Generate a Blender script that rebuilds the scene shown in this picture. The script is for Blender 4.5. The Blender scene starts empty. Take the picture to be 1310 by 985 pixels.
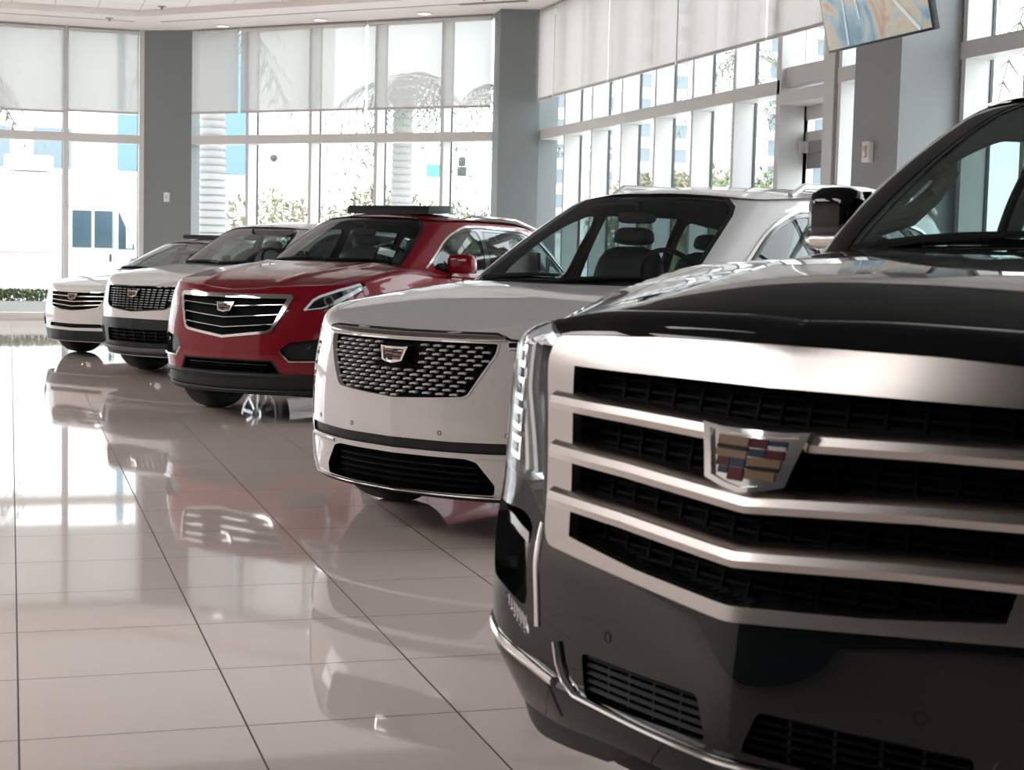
import bpy, bmesh, math, random
import numpy as np
from mathutils import Vector, Matrix
from mathutils.geometry import delaunay_2d_cdt
random.seed(7); RNG = np.random.default_rng(7)
SC = bpy.context.scene; COL = SC.collection
def pchip(xs,ys):
    xs=np.array(xs,float);ys=np.array(ys,float);n=len(xs)
    h=np.diff(xs);d=np.diff(ys)/h;m=np.zeros(n)
    if n==2: m[:]=d[0]
    else:
        for i in range(1,n-1):
            if d[i-1]*d[i]>0:
                w1=2*h[i]+h[i-1];w2=h[i]+2*h[i-1]
                m[i]=(w1+w2)/(w1/d[i-1]+w2/d[i])
        m[0]=d[0];m[-1]=d[-1]
    def f(x):
        x=np.asarray(x,float);xx=np.clip(x,xs[0],xs[-1])
        i=np.clip(np.searchsorted(xs,xx)-1,0,n-2);t=(xx-xs[i])/h[i]
        return ((2*t**3-3*t**2+1)*ys[i]+(t**3-2*t**2+t)*h[i]*m[i]+(-2*t**3+3*t**2)*ys[i+1]+(t**3-t**2)*h[i]*m[i+1])
    return f
def catmull(P,n=30,a=.5):
    P=np.array(P,float);Q=np.vstack([2*P[0]-P[1],P,2*P[-1]-P[-2]])
    out=[]
    for i in range(1,len(Q)-2):
        p0,p1,p2,p3=Q[i-1:i+3]
        t0=0;t1=t0+max(np.linalg.norm(p1-p0),1e-6)**a;t2=t1+max(np.linalg.norm(p2-p1),1e-6)**a;t3=t2+max(np.linalg.norm(p3-p2),1e-6)**a
        t=np.linspace(t1,t2,n,endpoint=False)[:,None]
        A1=(t1-t)/(t1-t0)*p0+(t-t0)/(t1-t0)*p1;A2=(t2-t)/(t2-t1)*p1+(t-t1)/(t2-t1)*p2;A3=(t3-t)/(t3-t2)*p2+(t-t2)/(t3-t2)*p3
        B1=(t2-t)/(t2-t0)*A1+(t-t0)/(t2-t0)*A2;B2=(t3-t)/(t3-t1)*A2+(t-t1)/(t3-t1)*A3
        out.append((t2-t)/(t2-t1)*B1+(t-t1)/(t2-t1)*B2)
    out.append(P[-1:]);return np.vstack(out)
class Band:
    """lower body shell: s = arc length from the front centre, z = height"""
    def __init__(self,plan,stations,hood,drop,xw,pw=2.6,rt=.05,zb=.25,xtra=None):
        c=catmull(plan);d=np.r_[0,np.cumsum(np.linalg.norm(np.diff(c,axis=0),axis=1))]
        self.S=d[-1];s=np.linspace(0,self.S,900)
        self.s=s;self.x=np.interp(s,d,c[:,0]);self.y=np.interp(s,d,c[:,1])
        tx=np.gradient(self.x,s);ty=np.gradient(self.y,s)
        k=np.ones(9)/9
        def sm(v,sgn):
            e=np.r_[sgn*v[8:0:-1],v,sgn*v[-2:-10:-1]];return np.convolve(e,k,'same')[8:-8]
        tx=sm(tx,1);ty=sm(ty,-1);l=np.hypot(tx,ty);self.nx=ty/l;self.ny=-tx/l
        self.st=[(a,pchip(*zip(*p))) for a,p in stations]
        self.zc=pchip(*zip(*hood));self.dr=pchip(*zip(*drop));self.xw=xw;self.pw=pw;self.rt=rt;self.xtra=xtra
        self.zb=pchip(*zip(*zb)) if isinstance(zb,list) else (lambda s:0*np.asarray(s)+zb)
        ss=np.linspace(0,self.S,400);z=np.full(400,.9)
        for _ in range(10):
            p=self._p(ss,z,0*ss+self.rt);z=self.H(p[:,0],p[:,1])
        self._zs,self._zt=ss,z
    def H(self,x,y):
        a=np.abs(x)/self.xw
        h=self.zc(y)-self.dr(y)*a**self.pw
        if self.xtra is not None: h=h+self.xtra(np.abs(x),y)
        return h
    def zt(self,s): return np.interp(np.abs(s),self._zs,self._zt)
    def offs(self,s,z):
        a=np.abs(s);o=np.zeros(a.shape)
        K=self.st;v=[f(z) for _,f in K]
        o=np.where(a<=K[0][0],v[0],v[-1])
        for i in range(len(K)-1):
            t=np.clip((a-K[i][0])/(K[i+1][0]-K[i][0]),0,1);t=t*t*(3-2*t)
            o=np.where((a>=K[i][0])&(a<=K[i+1][0]),v[i]*(1-t)+v[i+1]*t,o)
        return o
    def _p(self,s,z,d):
        a=np.clip(np.abs(s),0,self.S);g=np.sign(s);g=np.where(g==0,1,g)
        x=np.interp(a,self.s,self.x);y=np.interp(a,self.s,self.y);nx=np.interp(a,self.s,self.nx);ny=np.interp(a,self.s,self.ny)
        o=self.offs(a,z)+d
        return np.stack([g*np.maximum(x-nx*o,0 if False else -9),y-ny*o,z],-1)
    def P(self,s,z,d=0.):
        s,z=np.broadcast_arrays(np.asarray(s,float),np.asarray(z,float));d=d+0*s
        q=np.clip(self.rt-(self.zt(s)-z),0,self.rt)
        r=self.rt-np.sqrt(np.maximum(self.rt**2-q**2,0))
        p=self._p(s,z,r+d)
        p[...,0]=np.where(s==0,0,p[...,0])
        return p
    def N(self,s,z):
        e=2e-3;zt=self.zt(s)
        a=self.P(s+e,z)-self.P(s-e,z);b=self.P(s,np.minimum(z+e,zt))-self.P(s,z-e)
        n=np.cross(a,b);return n/np.maximum(np.linalg.norm(n,axis=-1,keepdims=True),1e-12)
    def NH(self,x,y):
        e=3e-3
        n=np.stack([-(self.H(x+e,y)-self.H(x-e,y))/(2*e),-(self.H(x,y+e)-self.H(x,y-e))/(2*e),1+0*x],-1)
        return n/np.linalg.norm(n,axis=-1,keepdims=True)
class Cabin:
    """greenhouse: v = parameter along the belt curve, t = 0 belt .. 1 roof edge"""
    def __init__(self,bot,top,bulge=.03,rt=.12):
        # bot/top : matched half outlines (x,y,z) from windscreen centre to tail centre
        b=catmull(bot,24);t=catmull(top,24)
        d=np.r_[0,np.cumsum(np.linalg.norm(np.diff((b+t)/2,axis=0),axis=1))]
        self.V=d[-1];self.d=d;self.b=b;self.t=t;self.bulge=bulge;self.rt=rt
        nb=24;self.vk=[d[min(i*nb,len(d)-1)] for i in range(len(bot))]
        m=(b+t)/2;k=np.gradient(m[:,:2],d,axis=0)
        kk=np.ones(7)/7
        def sm(v,sgn):
            e=np.r_[sgn*v[6:0:-1],v,sgn*v[-2:-8:-1]];return np.convolve(e,kk,'same')[6:-6]
        k=np.stack([sm(k[:,0],1),sm(k[:,1],-1)],1)
        n=np.stack([k[:,1],-k[:,0]],1);self.n=n/np.linalg.norm(n,axis=1,keepdims=True)
    def P(self,v,t,dd=0.):
        v,t=np.broadcast_arrays(np.asarray(v,float),np.asarray(t,float))
        a=np.clip(np.abs(v),0,self.V);g=np.where(v<0,-1.,1.)
        I=lambda A,j:np.interp(a,self.d,A[:,j])
        out=[]
        bl=self.bulge*4*t*(1-t)-dd
        q=np.clip((t-(1-self.rt))/self.rt,0,1);r=.035*(1-np.sqrt(np.maximum(1-q*q,0)))
        bl=bl-r
        for j in range(3):
            c=I(self.b,j)*(1-t)+I(self.t,j)*t
            if j<2: c=c+I(self.n,j)*bl
            out.append(c)
        p=np.stack(out,-1);p[...,0]*=g;p[...,0]=np.where(v==0,0,p[...,0]);return p
    def N(self,v,t):
        e=2e-3
        a=self.P(v+e,t)-self.P(v-e,t);b=self.P(v,np.minimum(t+e,1))-self.P(v,np.maximum(t-e,0))
        n=np.cross(a,b);return n/np.maximum(np.linalg.norm(n,axis=-1,keepdims=True),1e-12)
# ---------------------------------------------------------------- materials
MATS = {}
def mat(name, col, rough=.5, metal=0., coat=0., spec=.5, emit=None, es=0., bump=None, trans=0., vary=None):
    if name in MATS: return MATS[name]
    m = bpy.data.materials.new(name); m.use_nodes = True; nt = m.node_tree
    b = nt.nodes['Principled BSDF']; b.inputs['Base Color'].default_value = (*col, 1)
    b.inputs['Roughness'].default_value = rough; b.inputs['Metallic'].default_value = metal
    b.inputs['Coat Weight'].default_value = coat; b.inputs['Coat Roughness'].default_value = .02
    b.inputs['Specular IOR Level'].default_value = spec
    if emit: b.inputs['Emission Color'].default_value = (*emit, 1); b.inputs['Emission Strength'].default_value = es
    tc = nt.nodes.new('ShaderNodeTexCoord')
    if bump:
        n = nt.nodes.new('ShaderNodeTexNoise'); n.inputs['Scale'].default_value = bump[0]; n.inputs['Detail'].default_value = 4
        nt.links.new(tc.outputs['Object'], n.inputs['Vector'])
        u = nt.nodes.new('ShaderNodeBump'); u.inputs['Strength'].default_value = bump[1]; u.inputs['Distance'].default_value = .01
        nt.links.new(n.outputs['Fac'], u.inputs['Height']); nt.links.new(u.outputs[0], b.inputs['Normal'])
    if vary:
        n = nt.nodes.new('ShaderNodeTexNoise'); n.inputs['Scale'].default_value = vary[0]; n.inputs['Detail'].default_value = 3
        nt.links.new(tc.outputs['Object'], n.inputs['Vector'])
        r = nt.nodes.new('ShaderNodeValToRGB'); r.color_ramp.elements[0].position = .3; r.color_ramp.elements[1].position = .7
        r.color_ramp.elements[0].color = (*col, 1); r.color_ramp.elements[1].color = (*vary[1], 1)
        nt.links.new(n.outputs['Fac'], r.inputs['Fac']); nt.links.new(r.outputs[0], b.inputs['Base Color'])
    MATS[name] = m; return m
def glass(name, tint=(1, 1, 1), refl=1., ior=1.5):
    """thin pane: a fresnel mix of a clear sheet and its gloss"""
    if name in MATS: return MATS[name]
    m = bpy.data.materials.new(name); m.use_nodes = True; nt = m.node_tree
    for n in list(nt.nodes): nt.nodes.remove(n)
    o = nt.nodes.new('ShaderNodeOutputMaterial'); mx = nt.nodes.new('ShaderNodeMixShader')
    t = nt.nodes.new('ShaderNodeBsdfTransparent'); t.inputs[0].default_value = (*tint, 1)
    g = nt.nodes.new('ShaderNodeBsdfGlossy'); g.inputs['Roughness'].default_value = .01; g.inputs[0].default_value = (refl, refl, refl, 1)
    f = nt.nodes.new('ShaderNodeFresnel'); f.inputs['IOR'].default_value = ior
    geo = nt.nodes.new('ShaderNodeNewGeometry'); ma = nt.nodes.new('ShaderNodeMath'); ma.operation = 'MULTIPLY'
    inv = nt.nodes.new('ShaderNodeMath'); inv.operation = 'SUBTRACT'; inv.inputs[0].default_value = 1
    nt.links.new(geo.outputs['Backfacing'], inv.inputs[1])
    nt.links.new(f.outputs[0], ma.inputs[0]); nt.links.new(inv.outputs[0], ma.inputs[1])
    nt.links.new(ma.outputs[0], mx.inputs[0]); nt.links.new(t.outputs[0], mx.inputs[1]); nt.links.new(g.outputs[0], mx.inputs[2])
    nt.links.new(mx.outputs[0], o.inputs[0]); MATS[name] = m; return m
def fabric(name, col, see=.25, lit=.6):
    """woven shade: partly open weave, partly translucent cloth"""
    m = bpy.data.materials.new(name); m.use_nodes = True; nt = m.node_tree
    for n in list(nt.nodes): nt.nodes.remove(n)
    o = nt.nodes.new('ShaderNodeOutputMaterial'); mx = nt.nodes.new('ShaderNodeMixShader'); mx.inputs[0].default_value = see
    m2 = nt.nodes.new('ShaderNodeMixShader'); m2.inputs[0].default_value = lit
    d = nt.nodes.new('ShaderNodeBsdfDiffuse'); d.inputs[0].default_value = (*col, 1)
    t = nt.nodes.new('ShaderNodeBsdfTranslucent'); t.inputs[0].default_value = (*col, 1)
    p = nt.nodes.new('ShaderNodeBsdfTransparent')
    tc = nt.nodes.new('ShaderNodeTexCoord'); w = nt.nodes.new('ShaderNodeTexNoise'); w.inputs['Scale'].default_value = 3.
    mp = nt.nodes.new('ShaderNodeMapping'); mp.inputs['Scale'].default_value = (4, 4, .2)
    nt.links.new(tc.outputs['Object'], mp.inputs[0]); nt.links.new(mp.outputs[0], w.inputs['Vector'])
    mr = nt.nodes.new('ShaderNodeMapRange'); mr.inputs['To Min'].default_value = see * .85; mr.inputs['To Max'].default_value = see * 1.15
    nt.links.new(w.outputs['Fac'], mr.inputs['Value']); nt.links.new(mr.outputs[0], mx.inputs[0])
    nt.links.new(d.outputs[0], m2.inputs[1]); nt.links.new(t.outputs[0], m2.inputs[2])
    nt.links.new(m2.outputs[0], mx.inputs[1]); nt.links.new(p.outputs[0], mx.inputs[2]); nt.links.new(mx.outputs[0], o.inputs[0])
    MATS[name] = m; return m
# ---------------------------------------------------------------- object helpers
def link(name, me, m=None, parent=None, loc=None, label=None):
    o = bpy.data.objects.new(name, me); COL.objects.link(o)
    if me is not None and m is not None:
        for x in (m if isinstance(m, (list, tuple)) else [m]): me.materials.append(x)
    if parent is not None: o.parent = parent
    if loc is not None: o.location = loc
    if label: o['label'] = label
    return o
def tag(o, label=None, cat=None, group=None, kind=None):
    if label: o['label'] = label
    if cat: o['category'] = cat
    if group: o['group'] = group
    if kind: o['kind'] = kind
    return o
def thing(name, label, cat, loc=(0, 0, 0), rz=0, group=None):
    o = bpy.data.objects.new(name, None); COL.objects.link(o); o.location = loc; o.rotation_euler = (0, 0, rz)
    return tag(o, label, cat, group)
def mesh(name, V, F, normals=None, midx=None, smooth=True, sharp=None):
    me = bpy.data.meshes.new(name)
    me.from_pydata([tuple(map(float, v)) for v in V], [], [tuple(map(int, f)) for f in F])
    if smooth: me.polygons.foreach_set('use_smooth', [True] * len(me.polygons))
    if midx is not None: me.polygons.foreach_set('material_index', list(map(int, midx)))
    me.update()
    if sharp is not None: me.set_sharp_from_angle(angle=math.radians(sharp))
    if normals is not None:
        me.normals_split_custom_set_from_vertices([tuple(map(float, n)) for n in normals])
    return me
class MB:
    """collects simple solids that belong to one part"""
    def __init__(s): s.V = []; s.F = []
    def add(s, V, F):
        b = len(s.V); s.V += [tuple(v) for v in V]; s.F += [tuple(i + b for i in f) for f in F]; return s
    def box(s, x0, x1, y0, y1, z0, z1, M=None):
        V = [(x, y, z) for x in (x0, x1) for y in (y0, y1) for z in (z0, z1)]
        if M is not None: V = [tuple(M @ Vector(v)) for v in V]
        return s.add(V, [(0, 1, 3, 2), (4, 6, 7, 5), (0, 4, 5, 1), (2, 3, 7, 6), (0, 2, 6, 4), (1, 5, 7, 3)])
    def prism(s, poly, z0, z1, M=None):
        n = len(poly); V = [(x, y, z0) for x, y in poly] + [(x, y, z1) for x, y in poly]
        if M is not None: V = [tuple(M @ Vector(v)) for v in V]
        return s.add(V, [tuple(range(n))[::-1], tuple(range(n, 2 * n))] + [(i, (i + 1) % n, n + (i + 1) % n, n + i) for i in range(n)])
    def tube(s, pts, r, n=8, cap=True):
        pts = [Vector(p) for p in pts]; R = r if isinstance(r, (list, tuple)) else [r] * len(pts)
        V = []; up = Vector((.13, .21, .97))
        for i, p in enumerate(pts):
            t = (pts[min(i + 1, len(pts) - 1)] - pts[max(i - 1, 0)]).normalized()
            a = t.cross(up); a = a.normalized() if a.length > 1e-4 else Vector((1, 0, 0)); b = t.cross(a)
            V += [tuple(p + (a * math.cos(k * 2 * math.pi / n) + b * math.sin(k * 2 * math.pi / n)) * R[i]) for k in range(n)]
        F = [(i * n + k, i * n + (k + 1) % n, (i + 1) * n + (k + 1) % n, (i + 1) * n + k) for i in range(len(pts) - 1) for k in range(n)]
        if cap: F += [tuple(range(n))[::-1], tuple(range((len(pts) - 1) * n, len(pts) * n))]
        return s.add(V, F)
    def lathe(s, prof, n=32, axis='x', M=None):
        """prof: (axial, radius) pairs"""
        V = []
        for a, r in prof:
            for k in range(n):
                c, d = math.cos(2 * math.pi * k / n) * r, math.sin(2 * math.pi * k / n) * r
                V.append((a, c, d) if axis == 'x' else (c, d, a))
        if M is not None: V = [tuple(M @ Vector(v)) for v in V]
        F = [(i * n + k, i * n + (k + 1) % n, (i + 1) * n + (k + 1) % n, (i + 1) * n + k) for i in range(len(prof) - 1) for k in range(n)]
        return s.add(V, F)
    def build(s, name, m, parent=None, loc=None, sharp=30, bevel=0, label=None, smooth=True):
        me = mesh(name, s.V, s.F, smooth=smooth)
        bm = bmesh.new(); bm.from_mesh(me)
        if bevel: bmesh.ops.bevel(bm, geom=list(bm.edges), offset=bevel, segments=2, affect='EDGES', profile=.6)
        bmesh.ops.recalc_face_normals(bm, faces=list(bm.faces)); bm.to_mesh(me); bm.free()
        if smooth:
            me.polygons.foreach_set('use_smooth', [True] * len(me.polygons)); me.set_sharp_from_angle(angle=math.radians(sharp))
        return link(name, me, m, parent, loc, label)
def rbox(w, d, h, bev=.03, taper=1., M=None, sub=1, bow=0):
    """soft box (cushions, mirror shells) centred on its base; returns vertices, faces"""
    bm = bmesh.new(); bmesh.ops.create_cube(bm, size=1)
    bmesh.ops.subdivide_edges(bm, edges=list(bm.edges), cuts=3, use_grid_fill=True)
    p = 4.
    for v in bm.verts:
        c = v.co * 2; l = (abs(c.x) ** p + abs(c.y) ** p + abs(c.z) ** p) ** (1 / p); m = max(abs(c.x), abs(c.y), abs(c.z))
        c = c * (m / l) * 1.0
        t = (c.z + 1) / 2; k = 1 + (taper - 1) * t
        v.co = Vector((c.x * w / 2 * k, c.y * d / 2 * k + bow * (c.x ** 2), t * h))
    if M is not None: bm.transform(M)
    V = [tuple(v.co) for v in bm.verts]; F = [tuple(v.index for v in f.verts) for f in bm.faces]; bm.free(); return V, F
# ---------------------------------------------------------------- surface cutting
def inside(poly, P):
    x, y = P[:, 0], P[:, 1]; c = np.zeros(len(P), bool); q = np.asarray(poly, float); n = len(q); j = n - 1
    for i in range(n):
        a, b = q[i], q[j]
        if a[1] != b[1]:
            k = ((a[1] > y) != (b[1] > y)) & (x < (b[0] - a[0]) * (y - a[1]) / (b[1] - a[1]) + a[0]); c ^= k
        j = i
    return c
def dense(poly, h=.03):
    q = []; n = len(poly)
    for i in range(n):
        a = np.array(poly[i], float); b = np.array(poly[(i + 1) % n], float); k = max(1, int(math.ceil(np.linalg.norm(b - a) / h)))
        q += [tuple(a + (b - a) * t / k) for t in range(k)]
    return q
def smoothpoly(poly, r=.02, n=4):
    """round the corners of a polygon"""
    out = []; m = len(poly)
    for i in range(m):
        p, a, b = (np.array(poly[j % m], float) for j in (i, i - 1, i + 1))
        da, db = np.linalg.norm(a - p), np.linalg.norm(b - p)
        if da < 1e-6 or db < 1e-6: out.append(tuple(p)); continue
        k = min(r, da * .45, db * .45); s, e = p + (a - p) / da * k, p + (b - p) / db * k
        for t in np.linspace(0, 1, n): out.append(tuple((1 - t) ** 2 * s + 2 * t * (1 - t) * p + t * t * e))
    return out
def cdt(domain, polys, pts, h=.03):
    """constrained triangulation; returns points and triangles inside the domain"""
    V = []; E = []
    for q in [domain] + list(polys):
        b = len(V); V += [Vector(p) for p in q]; E += [(b + i, b + (i + 1) % len(q)) for i in range(len(q))]
    V += [Vector((float(p[0]), float(p[1]))) for p in pts]
    r = delaunay_2d_cdt(V, E, [], 0, 1e-5)
    P = np.array([tuple(v) for v in r[0]]); T = np.array([f for f in r[2] if len(f) == 3])
    c = P[T].mean(1); k = inside(domain, c); return P, T[k], c[k]
def cut(surf, nrm, domain, regions, pts, h=.03):
    """split a surface into named pieces. regions: list of (name, polys, depth); rest is 'rest'.
    returns name -> (verts, faces, normals)"""
    regs = [(n, [dense(p, h) for p in ps], d) for n, ps, d in regions]
    P, T, c = cdt(dense(domain, h * 1.5), [p for _, ps, _ in regs for p in ps], pts, h)
    lab = np.full(len(T), -1)
    for i, (n, ps, d) in enumerate(regs):
        for p in ps:
            k = inside(p, c) & (lab < 0); lab[k] = i
    N0 = nrm(P[:, 0], P[:, 1]); out = {}
    for i in range(-1, len(regs)):
        t = T[lab == i]
        if len(t) == 0: continue
        name, d = ('rest', 0.) if i < 0 else (regs[i][0], regs[i][2])
        u, inv = np.unique(t, return_inverse=True); t2 = inv.reshape(-1, 3)
        V = surf(P[u, 0], P[u, 1], d); N = N0[u]
        g = np.cross(V[t2[:, 1]] - V[t2[:, 0]], V[t2[:, 2]] - V[t2[:, 0]]); fl = np.einsum('ij,ij->i', g, N[t2].mean(1)) < 0
        t2[fl] = t2[fl][:, ::-1]
        F = [tuple(x) for x in t2]; NN = N
        if abs(d) > 1e-6:
            cnt = {}
            for f in t2:
                for a, b in ((f[0], f[1]), (f[1], f[2]), (f[2], f[0])):
                    k = (min(a, b), max(a, b)); cnt[k] = None if k in cnt else (a, b)
            ed = [v for v in cnt.values() if v]
            Vo = surf(P[u, 0], P[u, 1], 0.); b0 = len(V); add = []; an = []
            for a, b in ed:
                q = [V[a], V[b], Vo[b], Vo[a]]; n = np.cross(np.array(q[1]) - q[0], np.array(q[3]) - q[0]); n = n / max(np.linalg.norm(n), 1e-12)
                j = b0 + len(add); add += q; an += [-n] * 4; F.append((j + 3, j + 2, j + 1, j))
            if add: V = np.vstack([V, add]); NN = np.vstack([N, an])
        out[name] = (V, F, NN)
    return out
def merge(*parts):
    V = []; F = []; N = []; M = []
    for k, p in enumerate(parts):
        b = sum(len(v) for v in V); V.append(p[0]); N.append(p[2]); F += [tuple(i + b for i in f) for f in p[1]]; M += [k] * len(p[1])
    return np.vstack(V), F, np.vstack(N), M
def place_part(name, part, m, parent, label=None):
    return link(name, mesh(name, part[0], part[1], part[2]), m, parent, None, label)
def slab(B, poly, d0, d1, h=.03, nz=None):
    """a plate lying on the band surface between depths d0 (inner) and d1 (outer, smaller)"""
    q = dense(poly, h); q_ = np.array(q); lo, hi = q_.min(0), q_.max(0)
    gx = np.arange(lo[0], hi[0], h); gz = np.arange(lo[1], hi[1], h); pts = np.array([(a, b) for a in gx for b in gz]) if len(gx) * len(gz) else np.zeros((0, 2))
    if len(pts): pts = pts[inside(q, pts)]
    P, T, c = cdt(q, [], pts); V = B.P(P[:, 0], P[:, 1], d1); N = B.N(P[:, 0], P[:, 1])
    g = np.cross(V[T[:, 1]] - V[T[:, 0]], V[T[:, 2]] - V[T[:, 0]]); fl = np.einsum('ij,ij->i', g, N[T].mean(1)) < 0; T[fl] = T[fl][:, ::-1]
    cnt = {}
    for f in T:
        for a, b in ((f[0], f[1]), (f[1], f[2]), (f[2], f[0])):
            k = (min(a, b), max(a, b)); cnt[k] = None if k in cnt else (a, b)
    F = [tuple(x) for x in T]; Vo = B.P(P[:, 0], P[:, 1], d0); add = []; an = []; b0 = len(V)
    for a, b in [v for v in cnt.values() if v]:
        qd = [V[a], V[b], Vo[b], Vo[a]]; n = np.cross(qd[1] - qd[0], qd[3] - qd[0]); n = n / max(np.linalg.norm(n), 1e-12); j = b0 + len(add)
        add += qd; an += [-n] * 4; F.append((j + 3, j + 2, j + 1, j))
    return np.vstack([V, add]), F, np.vstack([N, an])
def sweep(B, path, prof, h=.03, closed=False):
    """run a cross-section [(across, depth)] along a path lying on the band surface; returns verts, faces"""
    p = np.array(dense(path, h) if closed else dense(path, h) , float)
    if not closed:
        k = len(path); q = []
        for i in range(k - 1):
            a, b = np.array(path[i], float), np.array(path[i + 1], float); n = max(1, int(math.ceil(np.linalg.norm(b - a) / h)))
            q += [a + (b - a) * t / n for t in range(n)]
        p = np.array(q + [np.array(path[-1], float)])
    n = len(p); V = []; m = len(prof)
    for i in range(n):
        a = p[(i - 1) % n] if closed or i > 0 else p[i]; b = p[(i + 1) % n] if closed or i < n - 1 else p[i]
        t = b - a; t = t / max(np.linalg.norm(t), 1e-9); c = np.array([-t[1], t[0]])
        if 0 < i < n - 1 or closed:
            d0 = p[i] - p[(i - 1) % n]; d1 = p[(i + 1) % n] - p[i]
            k = abs(np.dot(d0, d1)) / max(np.linalg.norm(d0) * np.linalg.norm(d1), 1e-9); f = 1 / max(math.sqrt((1 + k) / 2), .6)
        else: f = 1
        w = np.array([x[0] for x in prof]) * f; dd = np.array([x[1] for x in prof])
        V.append(B.P(p[i, 0] + c[0] * w, p[i, 1] + c[1] * w, dd))
    V = np.vstack(V); F = []
    for i in range(n if closed else n - 1):
        j = (i + 1) % n
        for k in range(m):
            l = (k + 1) % m; F.append((i * m + k, j * m + k, j * m + l, i * m + l))
    if not closed: F += [tuple(range(m)), tuple(range((n - 1) * m, n * m))[::-1]]
    return V, F
def sweep_part(name, B, path, prof, m, parent, closed=False, label=None, h=.03, sharp=40):
    V, F = sweep(B, path, prof, h, closed); mb = MB().add(V, F); return mb.build(name, m, parent, sharp=sharp, label=label)
def sym(half):
    """closed outline from its right half, listed from the top centre round to the bottom centre"""
    return list(half) + [(-a, b) for a, b in half[::-1] if abs(a) > 1e-9]
def mir(p): return [(-a, b) for a, b in p[::-1]]
def slab_ring(B, outer, hole, d0, d1, din, h=.025):
    """a raised frame on the surface: outer outline minus hole; skirts to d0 outside and to din inside"""
    q = dense(outer, h); r = dense(hole, h); q_ = np.array(q); lo, hi = q_.min(0), q_.max(0)
    pts = np.array([(a, b) for a in np.arange(lo[0], hi[0], h) for b in np.arange(lo[1], hi[1], h)]); pts = pts[inside(q, pts) & ~inside(r, pts)]
    P, T, c = cdt(q, [r], pts); T = T[~inside(r, c)]
    # rounded face: the frame falls away towards its outer and inner rims
    def dist(poly, X):
        a = np.array(poly); b = np.roll(a, -1, 0); best = np.full(len(X), 9.)
        for u, v in zip(a, b):
            w = v - u; t = np.clip(((X - u) @ w) / max(w @ w, 1e-12), 0, 1); best = np.minimum(best, np.linalg.norm(X - (u + t[:, None] * w), axis=1))
        return best
    e = np.minimum(dist(q, P), dist(r, P)); k = np.clip(e / .022, 0, 1); dep = np.full(len(P), d1)
    V = B.P(P[:, 0], P[:, 1], dep); N = B.N(P[:, 0], P[:, 1])
    g = np.cross(V[T[:, 1]] - V[T[:, 0]], V[T[:, 2]] - V[T[:, 0]]); fl = np.einsum('ij,ij->i', g, N[T].mean(1)) < 0; T[fl] = T[fl][:, ::-1]
    NN = N
    cnt = {}
    for f in T:
        for a, b in ((f[0], f[1]), (f[1], f[2]), (f[2], f[0])):
            kk = (min(a, b), max(a, b)); cnt[kk] = None if kk in cnt else (a, b)
    F = [tuple(x) for x in T]; ho = dist(r, P) < 1e-4; Vo = B.P(P[:, 0], P[:, 1], np.where(ho, din, d0 + .004)); add = []; an = []; b0 = len(V)
    for a, b in [v for v in cnt.values() if v]:
        qd = [V[a], V[b], Vo[b], Vo[a]]; n = np.cross(qd[1] - qd[0], qd[3] - qd[0]); n = n / max(np.linalg.norm(n), 1e-12); j = b0 + len(add)
        add += qd; an += [-n] * 4; F.append((j + 3, j + 2, j + 1, j))
    return np.vstack([V, add]), F, np.vstack([NN, an])

def smoothpath(p, r=.1, n=5):
    """round the inner corners of an open path"""
    out = [tuple(p[0])]
    for i in range(1, len(p) - 1):
        a, c, b = (np.array(p[j], float) for j in (i - 1, i, i + 1)); da, db = np.linalg.norm(a - c), np.linalg.norm(b - c); k = min(r, da * .45, db * .45)
        s, e = c + (a - c) / da * k, c + (b - c) / db * k
        out += [tuple((1 - t) ** 2 * s + 2 * t * (1 - t) * c + t * t * e) for t in np.linspace(0, 1, n)]
    return out + [tuple(p[-1])]
# ---------------------------------------------------------------- car materials
WHITE = mat('white_paint', (.68, .65, .64), .4, 0, 1., .2)
RED = mat('red_paint', (.19, .002, .010), .35, 0, .8, .1)
BLACK = mat('black_paint', (.003, .0048, .0055), .35, 0, 1., 0.)
CHROME = mat('chrome', (.86, .85, .84), .10, 1.)
SATIN = mat('satin_chrome', (.56, .52, .50), .26, 1.)
PLASTIC = mat('black_plastic', (.008, .0115, .0125), .45, 0, 0, .35)
GLOSSBLK = mat('gloss_black', (.005, .0075, .0085), .12, 0, .5)
GAP = mat('panel_gap', (.004, .004, .005), .8)
MESHBLK = mat('grille_black', (.002, .0032, .0038), .6, 0, 0, .06)
RUBBER = mat('tyre_rubber', (.013, .014, .015), .7)
ALLOY = mat('alloy_rim', (.55, .56, .57), .22, 1.)
TRIM_D = mat('dark_interior', (.007, .011, .013), .7, 0, 0, .3)
TRIM_L = mat('pale_interior', (.68, .65, .57), .75)
SEAT_D = mat('black_leather', (.014, .015, .017), .5)
SEAT_G = mat('grey_leather', (.12, .115, .105), .55)
SEAT_L = mat('cream_leather', (.42, .40, .37), .55)
LAMP = mat('lamp_reflector', (.80, .83, .86), .12, 1.)
GUIDE = mat('light_guide', (.86, .88, .90), .15, 0, 1.)
SLAT = mat('slat_black', (.006, .0085, .0095), .5, 0, 0, .25)
LENS = glass('lamp_lens', (.93, .96, .98))
WSCREEN = glass('windscreen_glass', (.70, .80, .79), 1., 1.5)
SIDEGL = glass('side_glass', (.30, .36, .36), 1., 1.5)
DARKGL = glass('privacy_glass', (.22, .27, .28), 1., 1.5)
GOLD = mat('badge_gold', (.24, .155, .095), .5, 0, 0, .2); BRED = mat('badge_red', (.085, .004, .010), .5, 0, 0, .2); BBLUE = mat('badge_blue', (.015, .035, .055), .5, 0, 0, .2); BSIL = mat('badge_silver', (.8, .8, .8), .15, 1.)
REDLENS = mat('red_lens', (.30, .01, .01), .15, 0, .5)
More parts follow.
